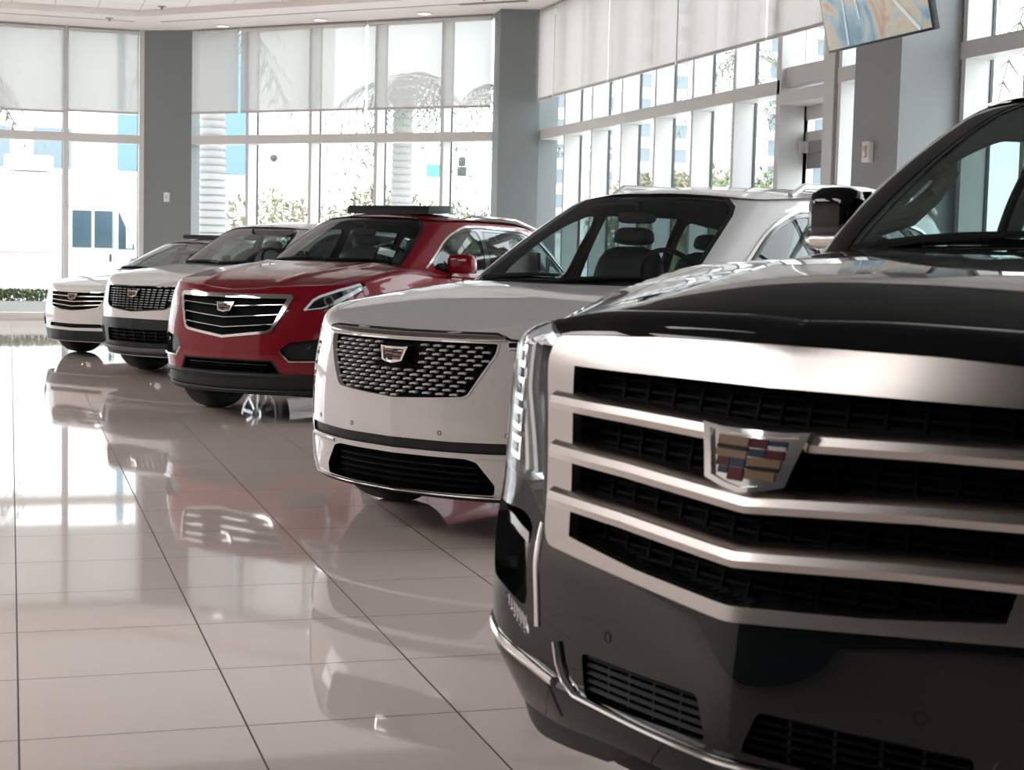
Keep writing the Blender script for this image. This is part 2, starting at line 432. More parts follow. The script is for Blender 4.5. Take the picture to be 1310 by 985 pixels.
def offset_poly(p, d):
    """grow a closed outline by d"""
    p = np.array(p, float); n = len(p); a = np.roll(p, 1, 0); b = np.roll(p, -1, 0)
    area = .5 * np.sum(p[:, 0] * b[:, 1] - b[:, 0] * p[:, 1]); t = b - a
    nn = np.stack([t[:, 1], -t[:, 0]], 1) * (1 if area > 0 else -1); nn /= np.maximum(np.linalg.norm(nn, axis=1, keepdims=True), 1e-9)
    return [tuple(q) for q in p + nn * d]
class CabS:
    """greenhouse seen as a surface in metres: s along the belt, z = height fraction * h"""
    def __init__(s, cab, h): s.c = cab; s.h = h
    def P(s, a, b, d=0.): return s.c.P(a, np.clip(np.asarray(b, float) / s.h, -.2, 1), d)
    def N(s, a, b): return s.c.N(a, np.clip(np.asarray(b, float) / s.h, 0, 1))
def emblem(B, z0, w, parent, lift=.03, gold=True, h=None):
    """shield badge on the nose; z0 = centre height"""
    h = h or w * .46
    o = [(-.5, .5), (-.30, .46), (.30, .46), (.5, .5), (.42, .05), (.36, -.34), (.18, -.44), (0, -.5), (-.18, -.44), (-.36, -.34), (-.42, .05)]
    P = lambda q, k=1.: [(x * w * k, z0 + y * h * k) for x, y in q]
    e = place_part('emblem', slab(B, P(o), .03, -lift, .02), CHROME, parent, 'chrome shield emblem with coloured bands')
    rim = place_part('emblem_rim', slab_ring(B, P(o, 1.03), P(o, .86), -lift + .004, -lift - .007, -lift + .002, w * .06), CHROME, e)
    inner = [(-.33, .34), (.33, .34), (.30, 0), (.27, -.28), (0, -.38), (-.27, -.28), (-.30, 0)]
    cells = []
    L, R = -.33, .33
    def cell(x0, x1, y0, y1, m): cells.append(([(x0, y0), (x1, y0), (x1, y1), (x0, y1)], m))
    cell(L, -.01, .20, .34, 0); cell(L, -.01, .13, .19, 3); cell(L, -.01, .01, .12, 0); cell(-.30, -.17, -.14, 0, 1); cell(-.16, -.01, -.13, 0, 2); cell(-.27, -.17, -.25, -.15, 2); cell(-.16, -.01, -.34, -.14, 1)
    cell(.01, .17, .20, .34, 1); cell(.18, R, .26, .33, 2); cell(.18, R, .20, .25, 4); cell(.01, .16, .06, .18, 2); cell(.17, .32, .05, .18, 1); cell(.01, .30, -.08, .04, 0); cell(.01, .29, -.14, -.09, 3); cell(.01, .27, -.29, -.15, 0)
    V = []; F = []; M = []
    for q, m in cells:
        p = slab(B, P(q), -lift, -lift - .003, .05); b = len(V); V += list(p[0]); F += [tuple(i + b for i in f) for f in p[1]]; M += [m] * len(p[1])
    me = mesh('emblem_inlay', V, F, midx=M, smooth=False)
    link('emblem_inlay', me, [GOLD, BRED, BBLUE, GAP, BSIL], e, None, 'gold, red and blue bands')
    return e
def wheel(parent, x, y, r, w, side, spokes=10, rim=ALLOY):
    t = MB(); h = w / 2
    t.lathe([(-h * .8, r * .66), (-h, r * .74), (-h, r * .9), (-h * .82, r * .985), (-h * .4, r), (h * .4, r), (h * .82, r * .985), (h, r * .9), (h, r * .74), (h * .8, r * .66)], 48)
    o = t.build('wheel', RUBBER, parent, (x, y, r), sharp=50)
    k = MB(); a = side * h
    k.lathe([(a * .85, r * .70), (a * .92, r * .70), (a * .9, r * .63), (a * .2, r * .60), (-a * .8, r * .62)], 40)
    k.lathe([(a * .55, .001), (a * .72, .03), (a * .70, r * .16), (a * .3, r * .18)], 20)
    for i in range(spokes):
        M = Matrix.Rotation(2 * math.pi * i / spokes, 4, 'X')
        q = [(a * .45, -.018, r * .12), (a * .45, .018, r * .12), (a * .62, -.012, r * .12), (a * .62, .012, r * .12), (a * .60, -.022, r * .65), (a * .60, .022, r * .65), (a * .8, -.014, r * .65), (a * .8, .014, r * .65)]
        k.add([tuple(M @ Vector(v)) for v in q], [(0, 1, 3, 2), (4, 6, 7, 5), (0, 4, 5, 1), (2, 3, 7, 6), (0, 2, 6, 4), (1, 5, 7, 3)])
    k.build('rim', rim, o, sharp=35)
    d = MB().lathe([(a * .1, .01), (a * .12, r * .5), (a * .0, r * .52)], 24); d.build('brake_disc', mat('dark_steel', (.06, .062, .065), .4, 1.), o)
def seat(parent, x, y, z0, ztop, m, w=.5):
    hb = (ztop - z0) * .74
    M = Matrix.Translation((x, y, z0)) @ Matrix.Rotation(math.radians(-14), 4, 'X')
    V, F = rbox(w, .16, hb, taper=.8, M=M); s = MB().add(V, F).build('seat', m, parent, sharp=60)
    c = M @ Vector((0, 0, hb + .015))
    V, F = rbox(.27, .11, ztop - c.z, taper=.86, M=Matrix.Translation(c) @ Matrix.Rotation(math.radians(-6), 4, 'X')); MB().add(V, F).build('headrest', m, s, sharp=60)
def side_mirror(parent, x, y, z, side, m, w=.24, h=.16, d=.13, low=None, base=None):
    M = Matrix.Translation((x, y, z)) @ Matrix.Rotation(math.radians(side * 8), 4, 'Z')
    V, F = rbox(w, d, h, taper=.93, M=M, bow=-.0); V = [tuple(v) for v in V]
    o = MB().add(V, F).build('side_mirror', m, parent, sharp=60)
    g = MB().prism([(-w * .44, .03 * h), (w * .44, .03 * h), (w * .42, .93 * h), (-w * .42, .93 * h)], 0, .006, M @ Matrix.Translation((0, d / 2 + .004, 0)) @ Matrix.Rotation(math.radians(90), 4, 'X')); g.build('mirror_glass', LAMP, o, sharp=30)
    if low is not None:
        V, F = rbox(w * 1.02, d * 1.05, h * .30, taper=1.02, M=M @ Matrix.Translation((0, 0, -.012))); MB().add(V, F).build('lower_cap', low, o, sharp=60)
    a = MB().tube([(x - side * w * .4, y + .02, z + .02), (x - side * (w * .5 + .1), y + .02, z - .02)], [.03, .035], 10); a.build('mirror_arm', base or m, o)
def build_car(label, cat, pose, B, cab, ht, roofz, paint, spec, group=None):
    root = thing(spec.get('name', 'sport_utility_car'), label, cat, (pose[0], pose[1], 0), pose[2], group)
    L = B.y[-1]; W = B.xw; S = B.S
    # ---- lower shell
    r_w = spec['wr']; yw = spec['yw']
    def s_at(y): i = np.argmax(B.y > y); return B.s[i]
    arch = []
    for y in yw:
        s0 = s_at(y); ra = r_w + .045
        arch.append([(s0 + ra * math.cos(a), r_w + ra * math.sin(a)) for a in np.linspace(math.pi * 1.35, -math.pi * .35, 40)])
    zb0 = float(B.zb(0.))
    step = .03
    s1 = np.arange(-1.5, 1.5001, step); s2 = np.arange(1.56, S, .07); sg = np.r_[-s2[::-1], s1, s2]
    top = [(a, float(B.zt(a))) for a in np.r_[-S, sg, S]]; bot = [(a, float(B.zb(abs(a)))) for a in np.r_[S, sg[::-1], -S]]
    pts = []
    for i, a in enumerate(sg):
        zt = float(B.zt(a)); st = step if abs(a) < 1.5 else .07
        for k, z in enumerate(np.arange(float(B.zb(abs(a))) + st, zt - B.rt - .01, st)): pts.append((a + (st / 2 if k % 2 else 0), z))
        for q in (1., .8, .6, .4, .22, .09, .03): pts.append((a, zt - B.rt * q))
    regs = list(spec['front']) + [('wheel_well', arch + [mir(a) for a in arch], .0)]
    tl = S - (.35 + W * .55)
    parts = cut(lambda s, z, d: B.P(s, z, d), B.N, top + bot, regs, pts)
    # ---- bonnet and shoulders
    edge = [(a, B.P(np.array([a]), np.array([float(B.zt(a))]))[0]) for a in np.r_[-S, sg, S]]
    dom = [(p[0], p[1]) for _, p in edge]
    cb = cab.b; cabo = [(float(x), float(y)) for x, y in zip(np.r_[cb[:, 0], -cb[::-1, 0]], np.r_[cb[:, 1], cb[::-1, 1]])][::4]
    hood = sym(spec['hood'])
    cowl = sym(spec['cowl'])
    g = np.arange(-W, W, .045); gy = np.r_[np.arange(0, .2, .02), np.arange(.2, 2.2, .045), np.arange(2.2, L, .12)]
    hp = [(a, b) for a in g for b in gy]; hp = np.array(hp); hp = hp[inside(dom, hp)]
    dk = cut(lambda x, y, d: np.stack([x, y, B.H(x, y) - d], -1), B.NH, dom, [('hood', [hood], 0), ('gap', [offset_poly(dense(hood, .03), .007)], .008), ('interior', [offset_poly(cabo, -.012)], .06), ('cowl', [cowl], .006)], hp)
    V, F, N, M = merge(parts['rest'], dk['rest'], dk['gap'])
    mats = [paint, paint, GAP]
    link('body', mesh('body', V, F, N, M), mats, root)
    place_part('hood', dk['hood'], paint, root)
    place_part('dashboard', dk['interior'], TRIM_D, root)
    if 'cowl' in dk: place_part('cowl_panel', dk['cowl'], PLASTIC, root)
    # ---- greenhouse
    C = CabS(cab, ht); Vv = cab.V
    vs = np.arange(-Vv, Vv + .001, .05); cdom = [(a, 0) for a in vs] + [(a, ht) for a in vs[::-1]]
    cp = [(a, b) for a in np.arange(-Vv + .02, Vv, .05) for b in list(np.arange(.04, ht * (1 - cab.rt), .05)) + [ht * (1 - cab.rt * q) for q in (1, .75, .5, .3, .15, .05)]]
    gl = []
    for n, poly, d in spec['glass']:
        if n == 'windshield': gl.append((n, [sym(poly)], d))
        else: gl += [(n + '+', [poly], d), (n + '-', [mir(poly)], d)]
    gl.append(('frit', [offset_poly(dense(sym(spec['glass'][0][1]), .05), .025)], .003))
    gl.append(('band', [spec['band'], mir(spec['band'])], .002))
    vr = Vv - .58; rear = [(vr, .06), (Vv, .06), (Vv, ht * .82), (vr + .06, ht * .82)]; 
    gl += [('rear_a', [rear], .004), ('rear_b', [mir(rear)], .004)]
    cc = cut(C.P, C.N, cdom, gl, cp)
    # roof skin
    ct = cab.t; rdom = [(float(a), float(b)) for a, b in zip(np.r_[ct[:, 0], -ct[::-1, 0]], np.r_[ct[:, 1], ct[::-1, 1]])]
    rp = np.array([(a, b) for a in np.arange(-W, W, .06) for b in np.arange(0, L, .09)]); rp = rp[inside(rdom, rp)]
    RZ = lambda x, y, d: np.stack([x, y, roofz(x, y) - d], -1)
    def RN(x, y):
        e = 4e-3; n = np.stack([-(roofz(x + e, y) - roofz(x - e, y)) / (2 * e), -(roofz(x, y + e) - roofz(x, y - e)) / (2 * e), 1 + 0 * x], -1); return n / np.linalg.norm(n, axis=-1, keepdims=True)
    rr = cut(RZ, RN, rdom, [('sunroof', [sym(spec['sunroof'])], .002)] if 'sunroof' in spec else [], rp)
    V, F, N, M = merge(cc['rest'], rr['rest']); link('roof', mesh('roof', V, F, N), paint, root)
    if 'sunroof' in rr: place_part('sunroof', rr['sunroof'], GLOSSBLK, root)
    # inner lining of pillars and roof
    inn = (C.P(0, 0), 0)
    def liner(part, surfd):
        return part
    P_in = cut(lambda a, b, d: C.P(a, b, .035), lambda a, b: -C.N(a, b), cdom, [(n, p, 0) for n, p, d in gl], cp[::2])
    R_in = cut(lambda x, y, d: RZ(x, y, .04), lambda x, y: -RN(x, y), rdom, [], rp[::3])
    keep = [P_in['rest']] + ([P_in['band']] if 'band' in P_in else []) + [R_in['rest']]
    V, F, N, M = merge(*keep); link('headliner', mesh('headliner', V, F, N), spec.get('lining', TRIM_D), root)
    ws = place_part('windshield', cc['windshield'], WSCREEN, root)
    place_part('windshield_border', cc['frit'], GLOSSBLK, ws)
    for k in cc:
        if k[-1] in '+-': place_part('side_window', cc[k], SIDEGL if k[:-1] == 'front' else DARKGL, root)
    if 'band' in cc: place_part('window_pillar', cc['band'], GLOSSBLK, root)
    for k in ('rear_a', 'rear_b'):
        if k in cc: place_part('rear_window', cc[k], DARKGL, root)
    if spec.get('chrome_line'):
        for sgn in (1, -1):
            path = [(a * sgn, b) for a, b in spec['chrome_line']]
            sweep_part('window_trim', C, path, [(-.011, .004), (-.011, -.008), (.011, -.008), (.011, .004)], CHROME, root, h=.05)
    # ---- wiper arms lying along the foot of the windscreen
    A_ = cab.vk[2]
    for a, b in ((-A_ * .80, -A_ * .02), (A_ * .05, A_ * .86)):
        q = [C.P(np.array([a + (b - a) * t]), np.array([ht * (.015 + .05 * math.sin(math.pi * .5 * t))]), -.018)[0] for t in np.linspace(0, 1, 7)]
        MB().tube(q, [.016, .013, .011, .010, .009, .008, .007], 6).build('wiper', PLASTIC, root)
    # ---- seats, wheel, mirror
    cy = spec['cowl'][0][1]; hb = float(B.H(0., cy + 1.)); zr = float(roofz(0., cy + 1.6))
    sm = spec.get('seat', SEAT_D); st = spec.get('seat_top', zr - .22)
    for x in (-.37, .37): seat(root, x, cy + spec.get('seat_y', 1.25), hb - .10, st, sm)
    for x in (-.42, .42): seat(root, x, cy + spec.get('seat_y', 1.25) + .95, hb - .12, st - .02, sm, .55)
    sw = MB(); c = Vector((.37, cy + .62, hb + .02)); Mr = Matrix.Translation(c) @ Matrix.Rotation(math.radians(-62), 4, 'X')
    sw.tube([tuple(Mr @ Vector((math.cos(a) * .185, math.sin(a) * .185, 0))) for a in np.linspace(0, 2 * math.pi, 33)], .014, 8, False)
    sw.tube([tuple(Mr @ Vector((-.18, 0, 0))), tuple(Mr @ Vector((.18, 0, 0)))], .018, 8); sw.tube([tuple(Mr @ Vector((0, 0, -.02))), tuple(Mr @ Vector((0, .06, -.25)))], .03, 8)
    sw.build('steering_wheel', TRIM_D, root)
    hy = spec['header'][1]; hz = spec['header'][2]
    rm = MB(); V, F = rbox(.25, .03, .065, taper=.95, M=Matrix.Translation((0, hy - .12, hz - .14))); rm.add(V, F); rm.tube([(0, hy - .11, hz - .08), (0, hy - .10, hz - .02)], .012, 6)
    rm.build('rearview_mirror', TRIM_D, root, sharp=50)
    # ---- wheels and underbody
    for y in yw:
        for sd in (1, -1): wheel(root, sd * (W - .04 - spec.get('tw', .235) / 2), y, r_w, spec.get('tw', .235), sd, spec.get('spokes', 10), spec.get('rim', ALLOY))
    u = MB().box(-W + .34, W - .34, .35, L - .35, zb0 - .02, .55); u.box(-W + .08, W - .08, yw[0] + r_w + .08, yw[1] - r_w - .08, zb0 - .01, .5); u.prism([(-.30, .14), (.30, .14), (W - .36, .42), (W - .36, .62), (-W + .36, .62), (-W + .36, .42)], zb0 + .012, .45)
    u.build('underbody', GAP, root, sharp=30)
    # ---- doors: shut lines and handles on both sides
    sA, sB, sC = s_at(yw[0] + r_w + .17), s_at((yw[0] + yw[1]) / 2 + .22), s_at(yw[1] - r_w * .55)
    for sgn in (1, -1):
        gp = [(-.004, .006), (-.004, -.0008), (.004, -.0008), (.004, .006)]
        for a, z0 in ((sA, .36), (sB, .36), (sC, .62)):
            sweep_part('door_seam', B, [(sgn * (a + (.10 if a == sC else 0)), float(B.zt(a)) - .02), (sgn * (a + (.02 if a == sC else 0)), (float(B.zt(a)) + z0) / 2), (sgn * (a - (.22 if a == sC else -.02)), z0)], gp, GAP, root, h=.08)
        sweep_part('door_seam', B, [(sgn * (sA + .02), .36), (sgn * (sC - .22), .36)], gp, GAP, root, h=.2)
        for a in (sB - .24, sC - .14):
            zz = float(B.zt(a)) - .15; sweep_part('door_handle', B, [(sgn * (a - .10), zz), (sgn * (a + .10), zz + .006)], [(-.014, .004), (-.014, -.022), (-.004, -.032), (.012, -.028), (.014, .004)], paint, root, h=.05)
    # ---- tail lamps
    for sgn in (1, -1):
        a = S - .62; q = [(sgn * a, .72), (sgn * (a + .26), .72), (sgn * (a + .26), .98), (sgn * a, .98)]
        place_part('tail_lamp', slab(B, q if sgn > 0 else q[::-1], .02, -.008, .06), REDLENS, root)
    return root, parts, dk, cc, C
def suv_cab(cy, xa, ya, hy, hxa, hya, B, roofz, L, W, belt_in=.075, xm=None, roof_w=.62, tail=.55, sedan=False, bulge=.025):
    """greenhouse outlines from the key points of the windscreen"""
    wb = W - belt_in
    bot = [(0, cy), (xa * .55, cy + (ya - cy) * .32), (xa * .96, ya - .03), (xa + .05, ya + .10), (wb - .02, ya + .45), (wb, ya + 1.15), (wb - .01, ya + 1.9), (wb - .05, L - 1.0), (wb - .14, L - .42), (wb - .40, L - .28), (0, L - .25)]
    top = [(0, hy), (hxa * .55, hy + (hya - hy) * .32), (hxa * .96, hya - .02), (hxa + .03, hya + .06), (roof_w, hya + .30), (roof_w + .01, ya + 1.22), (roof_w - .005, ya + 1.95), (roof_w - .04, L - 1.05), (roof_w - .10, L - .62 - (tail - .55)), (roof_w - .30, L - .52 - (tail - .55)), (0, L - .49 - (tail - .55))]
    if sedan:
        bot = [(0, cy), (xa * .55, cy + (ya - cy) * .32), (xa * .96, ya - .03), (xa + .05, ya + .10), (wb - .02, ya + .45), (wb, ya + 1.1), (wb - .02, ya + 1.7), (wb - .08, L - 1.25), (wb - .16, L - .85), (wb - .38, L - .74), (0, L - .70)]
        top = [(0, hy), (hxa * .55, hy + (hya - hy) * .32), (hxa * .96, hya - .02), (hxa + .03, hya + .06), (roof_w, hya + .25), (roof_w + .01, ya + 1.1), (roof_w - .01, ya + 1.6), (roof_w - .05, L - 1.9), (roof_w - .1, L - 1.62), (roof_w - .3, L - 1.52), (0, L - 1.5)]
    b = [(x, y, float(B.H(x, y))) for x, y in bot]; t = [(x, y, float(roofz(x, y))) for x, y in top]
    return Cabin(b, t, bulge, .12)
# ---------------------------------------------------------------- the five cars
def mkroof(pts, dr, xw=.62):
    f = pchip(*zip(*pts)); return lambda x, y: f(y) - dr * (np.abs(x) / xw) ** 2
def plan_of(W, L, mid=None):
    k = W / .95
    mid = mid or [(.30 * k, .035), (.55 * k, .12), (.74 * k, .24), (.86 * k, .40), (.92 * k, .62), (.945 * k, .95)]
    return [(0, 0)] + mid + [(W, 1.6), (W, 3.0), (W - .015, L - .85), (W - .05, L - .4), (W - .14, L - .17), (.55, L - .05), (0, L)]
def cab_spec(cab, ht, wi=.0):
    k = cab.vk; A, A2 = k[2], k[3]
    ws = [(0, .95 * ht), (A - .12 - wi, .94 * ht), (A - .06 - wi, .87 * ht), (A - .045 - wi, .78 * ht), (A - .03 - wi, .05 * ht), (0, .03 * ht)]
    a0 = A2 + .06; B_, Cc, Dd = k[5] - .05, k[6] + .12, k[7] + .25
    top = .85 * ht; low = .05 * ht
    band = [(a0, low), (a0 + .06, .66 * ht), (k[4], top), (B_, top + .01 * ht), (Cc, top), (Dd - .12, .70 * ht), (Dd + .02, .14 * ht), (Dd - .1, low)]
    f = [(a0 + .05, low + .02), (a0 + .09, .62 * ht), (k[4] + .03, top - .03), (B_ - .04, top - .02), (B_ - .03, low + .02)]
    r = [(B_ + .05, low + .02), (B_ + .05, top - .02), (Cc - .04, top - .03), (Cc - .02, low + .02)]
    q = [(Cc + .05, low + .02), (Cc + .04, top - .04), (Dd - .15, .68 * ht), (Dd - .04, .16 * ht), (Dd - .12, low + .02)]
    band, f, q = smoothpoly(band, .14, 5), smoothpoly(f, .10, 5), smoothpoly(q, .08, 4)
    line = [(a0 - .012, low), (a0 + .045, .67 * ht), (k[4], top + .012), (B_, top + .022), (Cc, top + .012), (Dd - .1, .71 * ht), (Dd + .03, .14 * ht)]
    line = smoothpath(line, .16)
    return dict(glass=[('windshield', ws, .004), ('front', f, .004), ('rear', r, .004), ('quarter', q, .004)], band=band, chrome_line=line)
def slats(B, root, ys, half, d0, th, m, name='intake_slat', depth=.02):
    for z, h in zip(ys, half):
        sweep_part(name, B, [(-h, z), (0, z), (h, z)], [(-th / 2, d0), (-th / 2, d0 - depth), (th / 2, d0 - depth), (th / 2, d0)], m, root)
def dot(B, root, s, z, r, m, name='parking_sensor'):
    c = [(s + r * math.cos(a), z + r * math.sin(a)) for a in np.linspace(0, 2 * math.pi, 17)[:-1]]
    sweep_part(name, B, c, [(-.0015, .002), (-.0015, -.0012), (.0015, -.0012), (.0015, .002)], m, root, closed=True, h=.01)
BAR = lambda h, d, e=.0: [(-h / 2, e), (-h * .46, -d * .55), (-h * .2, -d), (h * .2, -d), (h * .46, -d * .55), (h / 2, e)]
def head_lamp(B, root, poly, depth, bars, sgn, parts_key, parts, lens_m=None):
    """recess floor (cut from the shell), bright signature strips and a clear cover"""
    o = place_part('headlight', parts[parts_key], LAMP if lens_m is None else lens_m, root)
    for pts, w, d in bars:
        q = [(a * sgn, b) for a, b in pts]
        sweep_part('light_strip', B, q, [(-w / 2, depth), (-w / 2, depth - d), (w / 2, depth - d), (w / 2, depth)], LAMP, o)
    pl = [(a * sgn, b) for a, b in poly]; pl = pl if sgn > 0 else pl[::-1]
    p = slab(B, pl, .004, -.002, .03); place_part('lens', p, LENS, o)
    return o
side = [(.2, .04), (.32, .02), (.6, 0), (.85, 0), (.98, .03), (1.1, .07), (1.3, .10)]

# ======== black full-size SUV, nearest
def escalade():
    plan = [(0, 0), (.025, .0015), (.30, .05), (.60, .125), (.80, .20), (.925, .32), (.985, .47), (1.01, .75), (1.022, 1.2), (1.0225, 2), (1.0225, 3.6), (1.01, 4.5), (.97, 4.9), (.85, 5.1), (.5, 5.17), (0, 5.18)]
    f0 = [(.2, .10), (.34, .045), (.42, 0), (.5, -.02), (.7, 0), (.9, .045), (1., .07), (1.1, .10), (1.2, .14)]
    f1 = [(.2, .10), (.34, .06), (.42, .02), (.5, 0), (.7, 0), (.9, .03), (1., .045), (1.1, .06), (1.2, .09)]
    f2 = [(.2, .12), (.34, .075), (.43, .03), (.5, 0), (.7, 0), (.85, .02), (1., .028), (1.1, .035), (1.2, .05)]
    sd = [(.2, .04), (.4, .01), (.7, 0), (1., .015), (1.2, .03), (1.35, .05)]
    def dome(a, y):
        t = np.clip((.50 - a + .10 * np.clip(y, 0, 1.3)) / .09, 0, 1); t = t * t * (3 - 2 * t); g = np.clip((y - .25) / .5, 0, 1)
        return .016 * t * g * (y < 1.8)
    B = Band(plan, [(0, f0), (.55, f1), (.85, f2), (1.3, sd), (5., sd)], [(0, 1.17), (.10, 1.188), (.16, 1.215), (.24, 1.252), (.35, 1.285), (.55, 1.315), (1., 1.35), (1.4, 1.37), (6, 1.34)], [(0, 0), (.12, .06), (.24, .14), (.37, .185), (.74, .09), (1.04, .04), (1.4, .06), (2, .10), (5, .1)], 1.02, 2.3, .05, [(0, .40), (.3, .395), (.6, .37), (.95, .36), (1.3, .30), (5, .30)], dome)
    rz = mkroof([(1.75, 1.79), (1.96, 1.835), (2.4, 1.875), (3.2, 1.89), (4.8, 1.85), (5.2, 1.83)], .05, .70)
    ht = .55
    cab = suv_cab(1.22, .86, 1.40, 1.84, .71, 1.97, B, rz, 5.18, 1.02, .07, roof_w=.77, tail=.30, bulge=.05)
    opening = sym([(0, 1.113), (.30, 1.113), (.56, 1.113), (.475, .785), (.25, .760), (0, .743)])
    lamp = [(.668, 1.10), (.655, 1.165), (.735, 1.196), (.815, 1.165), (.880, 1.08), (.905, .99), (.928, .89), (.80, .872), (.70, .858), (.645, .815), (.612, .80)]
    lamp = smoothpoly(lamp, .02, 3)
    recess = smoothpoly([(.650, .775), (.67, .70), (.66, .60), (.78, .63), (.88, .64), (.905, .80), (.80, .80), (.70, .80)], .03, 3)
    led = [(.640, .535), (.66, .585), (.765, .622), (.765, .595)]
    intake = smoothpoly([(.065, .572), (.435, .561), (.418, .476), (.035, .497)], .012, 3)
    front = [('opening', [opening], .045), ('lamp+', [lamp], .04), ('lamp-', [mir(lamp)], .04), ('fog+', [recess], .05), ('fog-', [mir(recess)], .05), ('led+', [led], .012), ('led-', [mir(led)], .012), ('intake', [intake, mir(intake)], .05)]
    for sg in (1,): 
        seam = [(.662, 1.178), (.690, 1.10), (.640, .86), (.60, .70), (.585, .56), (.56, .42), (.57, .42), (.595, .56), (.61, .70), (.65, .86), (.70, 1.10), (.672, 1.178)]
    cs = cab_spec(cab, ht, .09)
    spec = dict(cs, front=front, wr=.405, yw=[.98, 3.93], hood=[(0, -.06), (.45, -.04), (.62, .05), (.69, .22), (.76, .40), (.83, .75), (.85, 1.28), (.60, 1.14), (.3, 1.06), (0, 1.03)],
                cowl=[(0, 1.04), (.3, 1.07), (.6, 1.15), (.84, 1.28), (.84, 1.42), (.5, 1.3), (0, 1.24)], header=(0, 1.84, 1.80), seat=SEAT_D, lining=TRIM_L, spokes=7, tw=.285, seat_y=1.35, seat_top=1.66)
    root, parts, dk, cc, C = build_car('large black sport utility car with a tall barred chrome grille, nearest of the row', 'car', (1.184, 2.47, -1.11), B, cab, ht, rz, BLACK, spec)
    mg = place_part('grille_panel', parts['opening'], MESHBLK, root)
    # fine dark mesh behind the bars
    for z in np.arange(.77, 1.11, .018):
        hw = np.interp(z, [.743, .785, 1.113], [.05, .47, .555]) - .004
        sweep_part('mesh_bar', B, [(-hw, z), (0, z), (hw, z)], [(-.003, .045), (-.003, .03), (.003, .03), (.003, .045)], MESHBLK, mg, h=.06)
    for a in np.arange(-.49, .5, .07):
        z0 = np.interp(abs(a), [0, .475], [.75, .79]); z1 = 1.108 if abs(a) < .48 else 1.0
        sweep_part('mesh_bar', B, [(a, z0), (a * 1.06, z1)], [(-.003, .045), (-.003, .026), (.003, .026), (.003, .045)], MESHBLK, mg, h=.08)
    # chrome surround and three crossbars
    outer = sym([(0, 1.186), (.33, 1.183), (.648, 1.168), (.660, 1.125), (.622, .98), (.566, .777), (.545, .757), (.28, .738), (0, .716)])
    outer = smoothpoly(outer, .015, 3)
    q = slab_ring(B, outer, opening, .0, -.022, .045)
    place_part('grille_surround', q, SATIN, root)
    for zl, zc, e in ((1.041, 1.026, .612), (.945, .917, .588), (.854, .825, .564)):
        path = [(-e, zl), (-e * .55, zl - (zl - zc) * .30), (0, zc), (e * .55, zl - (zl - zc) * .30), (e, zl)]
        sweep_part('grille_bar', B, path, [(-.0215, .04), (-.0215, -.010), (-.017, -.029), (-.004, -.034), (.010, -.032), (.0195, -.020), (.0215, -.010), (.0215, .04)], SATIN, root, h=.02, sharp=28)
    emblem(B, .992, .235, root, .045)
    for sg, k in ((1, 'lamp+'), (-1, 'lamp-')):
        o = place_part('headlight', parts[k], LAMP, root)
        for i, (x0, x1) in enumerate(((.745, .640), (.775, .676), (.805, .718))):
            V = [(sg * (x0 - .0), 1.17), (sg * (x0 - .012), 1.05), (sg * ((x0 + x1) / 2), .96), (sg * (x1 + .02), .88)]
            sweep_part('light_strip', B, V, [(-.008, .04), (-.008, .008), (.008, .008), (.008, .04)], (GLOSSBLK, GUIDE, CHROME)[i], o)
        for z in (1.12, 1.05, .985, .925):
            x = np.interp(z, [.86, 1.17], [.80, .83])
            sweep_part('lamp_module', B, [(sg * (x - .025), z - .022), (sg * (x + .045), z - .016), (sg * (x + .045), z + .018), (sg * (x - .025), z + .014)], [(-.006, .04), (-.006, .004), (.006, .004), (.006, .04)], CHROME, o, closed=True)
        edge = [(sg * a, b) for a, b in ((.84, 1.155), (.892, 1.05), (.912, .99), (.93, .90))]
        sweep_part('light_strip', B, edge, [(-.022, .03), (-.022, -.001), (.014, -.001), (.014, .03)], GUIDE, o)
        sweep_part('light_strip', B, [(sg * a, b) for a, b in ((.675, 1.150), (.74, 1.180), (.81, 1.150))], [(-.010, .03), (-.010, .0), (.010, .0), (.010, .03)], GUIDE, o)
        pl = [(a * sg, b) for a, b in lamp]; pl = pl if sg > 0 else pl[::-1]
        place_part('lens', slab(B, pl, .003, -.002, .03), LENS, o)
        f = place_part('fog_recess', parts['fog' + k[-1]], GLOSSBLK, root)
        sweep_part('fog_lamp', B, [(sg * .70, .742), (sg * .79, .765), (sg * .87, .770)], [(-.014, .045), (-.012, .015), (.012, .02), (.014, .045)], LAMP, f)
        sweep_part('bumper_strut', B, [(sg * .615, .79), (sg * .625, .70), (sg * .612, .575)], BAR(.016, .006), CHROME, root)
        l = place_part('marker_lamp', parts['led' + k[-1]], LAMP, root)
        for t in np.linspace(.1, .9, 7):
            sweep_part('lamp_cell', B, [(sg * (.645 + .115 * t), .545 + .055 * t), (sg * (.665 + .095 * t), .578 + .04 * t)], [(-.003, .012), (-.003, .002), (.003, .002), (.003, .012)], BRED if False else CHROME, l)
        sweep_part('bumper_trim', B, [(sg * .545, .474), (sg * .65, .49), (sg * .80, .512), (sg * .90, .524), (sg * 1.0, .53)], BAR(.024, .008), CHROME, root)
        sweep_part('intake_trim', B, [(sg * a, b) for a, b in ((.528, .562), (.514, .522), (.490, .492), (.453, .472), (.22, .470), (0, .470))], BAR(.016, .012), CHROME, root)
        sweep_part('intake_cheek', B, [(sg * .492, .560), (sg * .470, .515), (sg * .445, .488)], [(-.022, .03), (-.022, .0), (.022, .002), (.022, .03)], CHROME, root)
        dam = [(.34, .40), (.43, .335), (.73, .300), (.92, .292), (1.15, .30), (1.15, .40), (.73, .42)]
        dm = [(a * sg, b) for a, b in dam]; place_part('air_dam', slab(B, dm if sg > 0 else dm[::-1], .06, .004, .04), PLASTIC, root)
        dot(B, root, sg * .344, .612, .010, GAP)
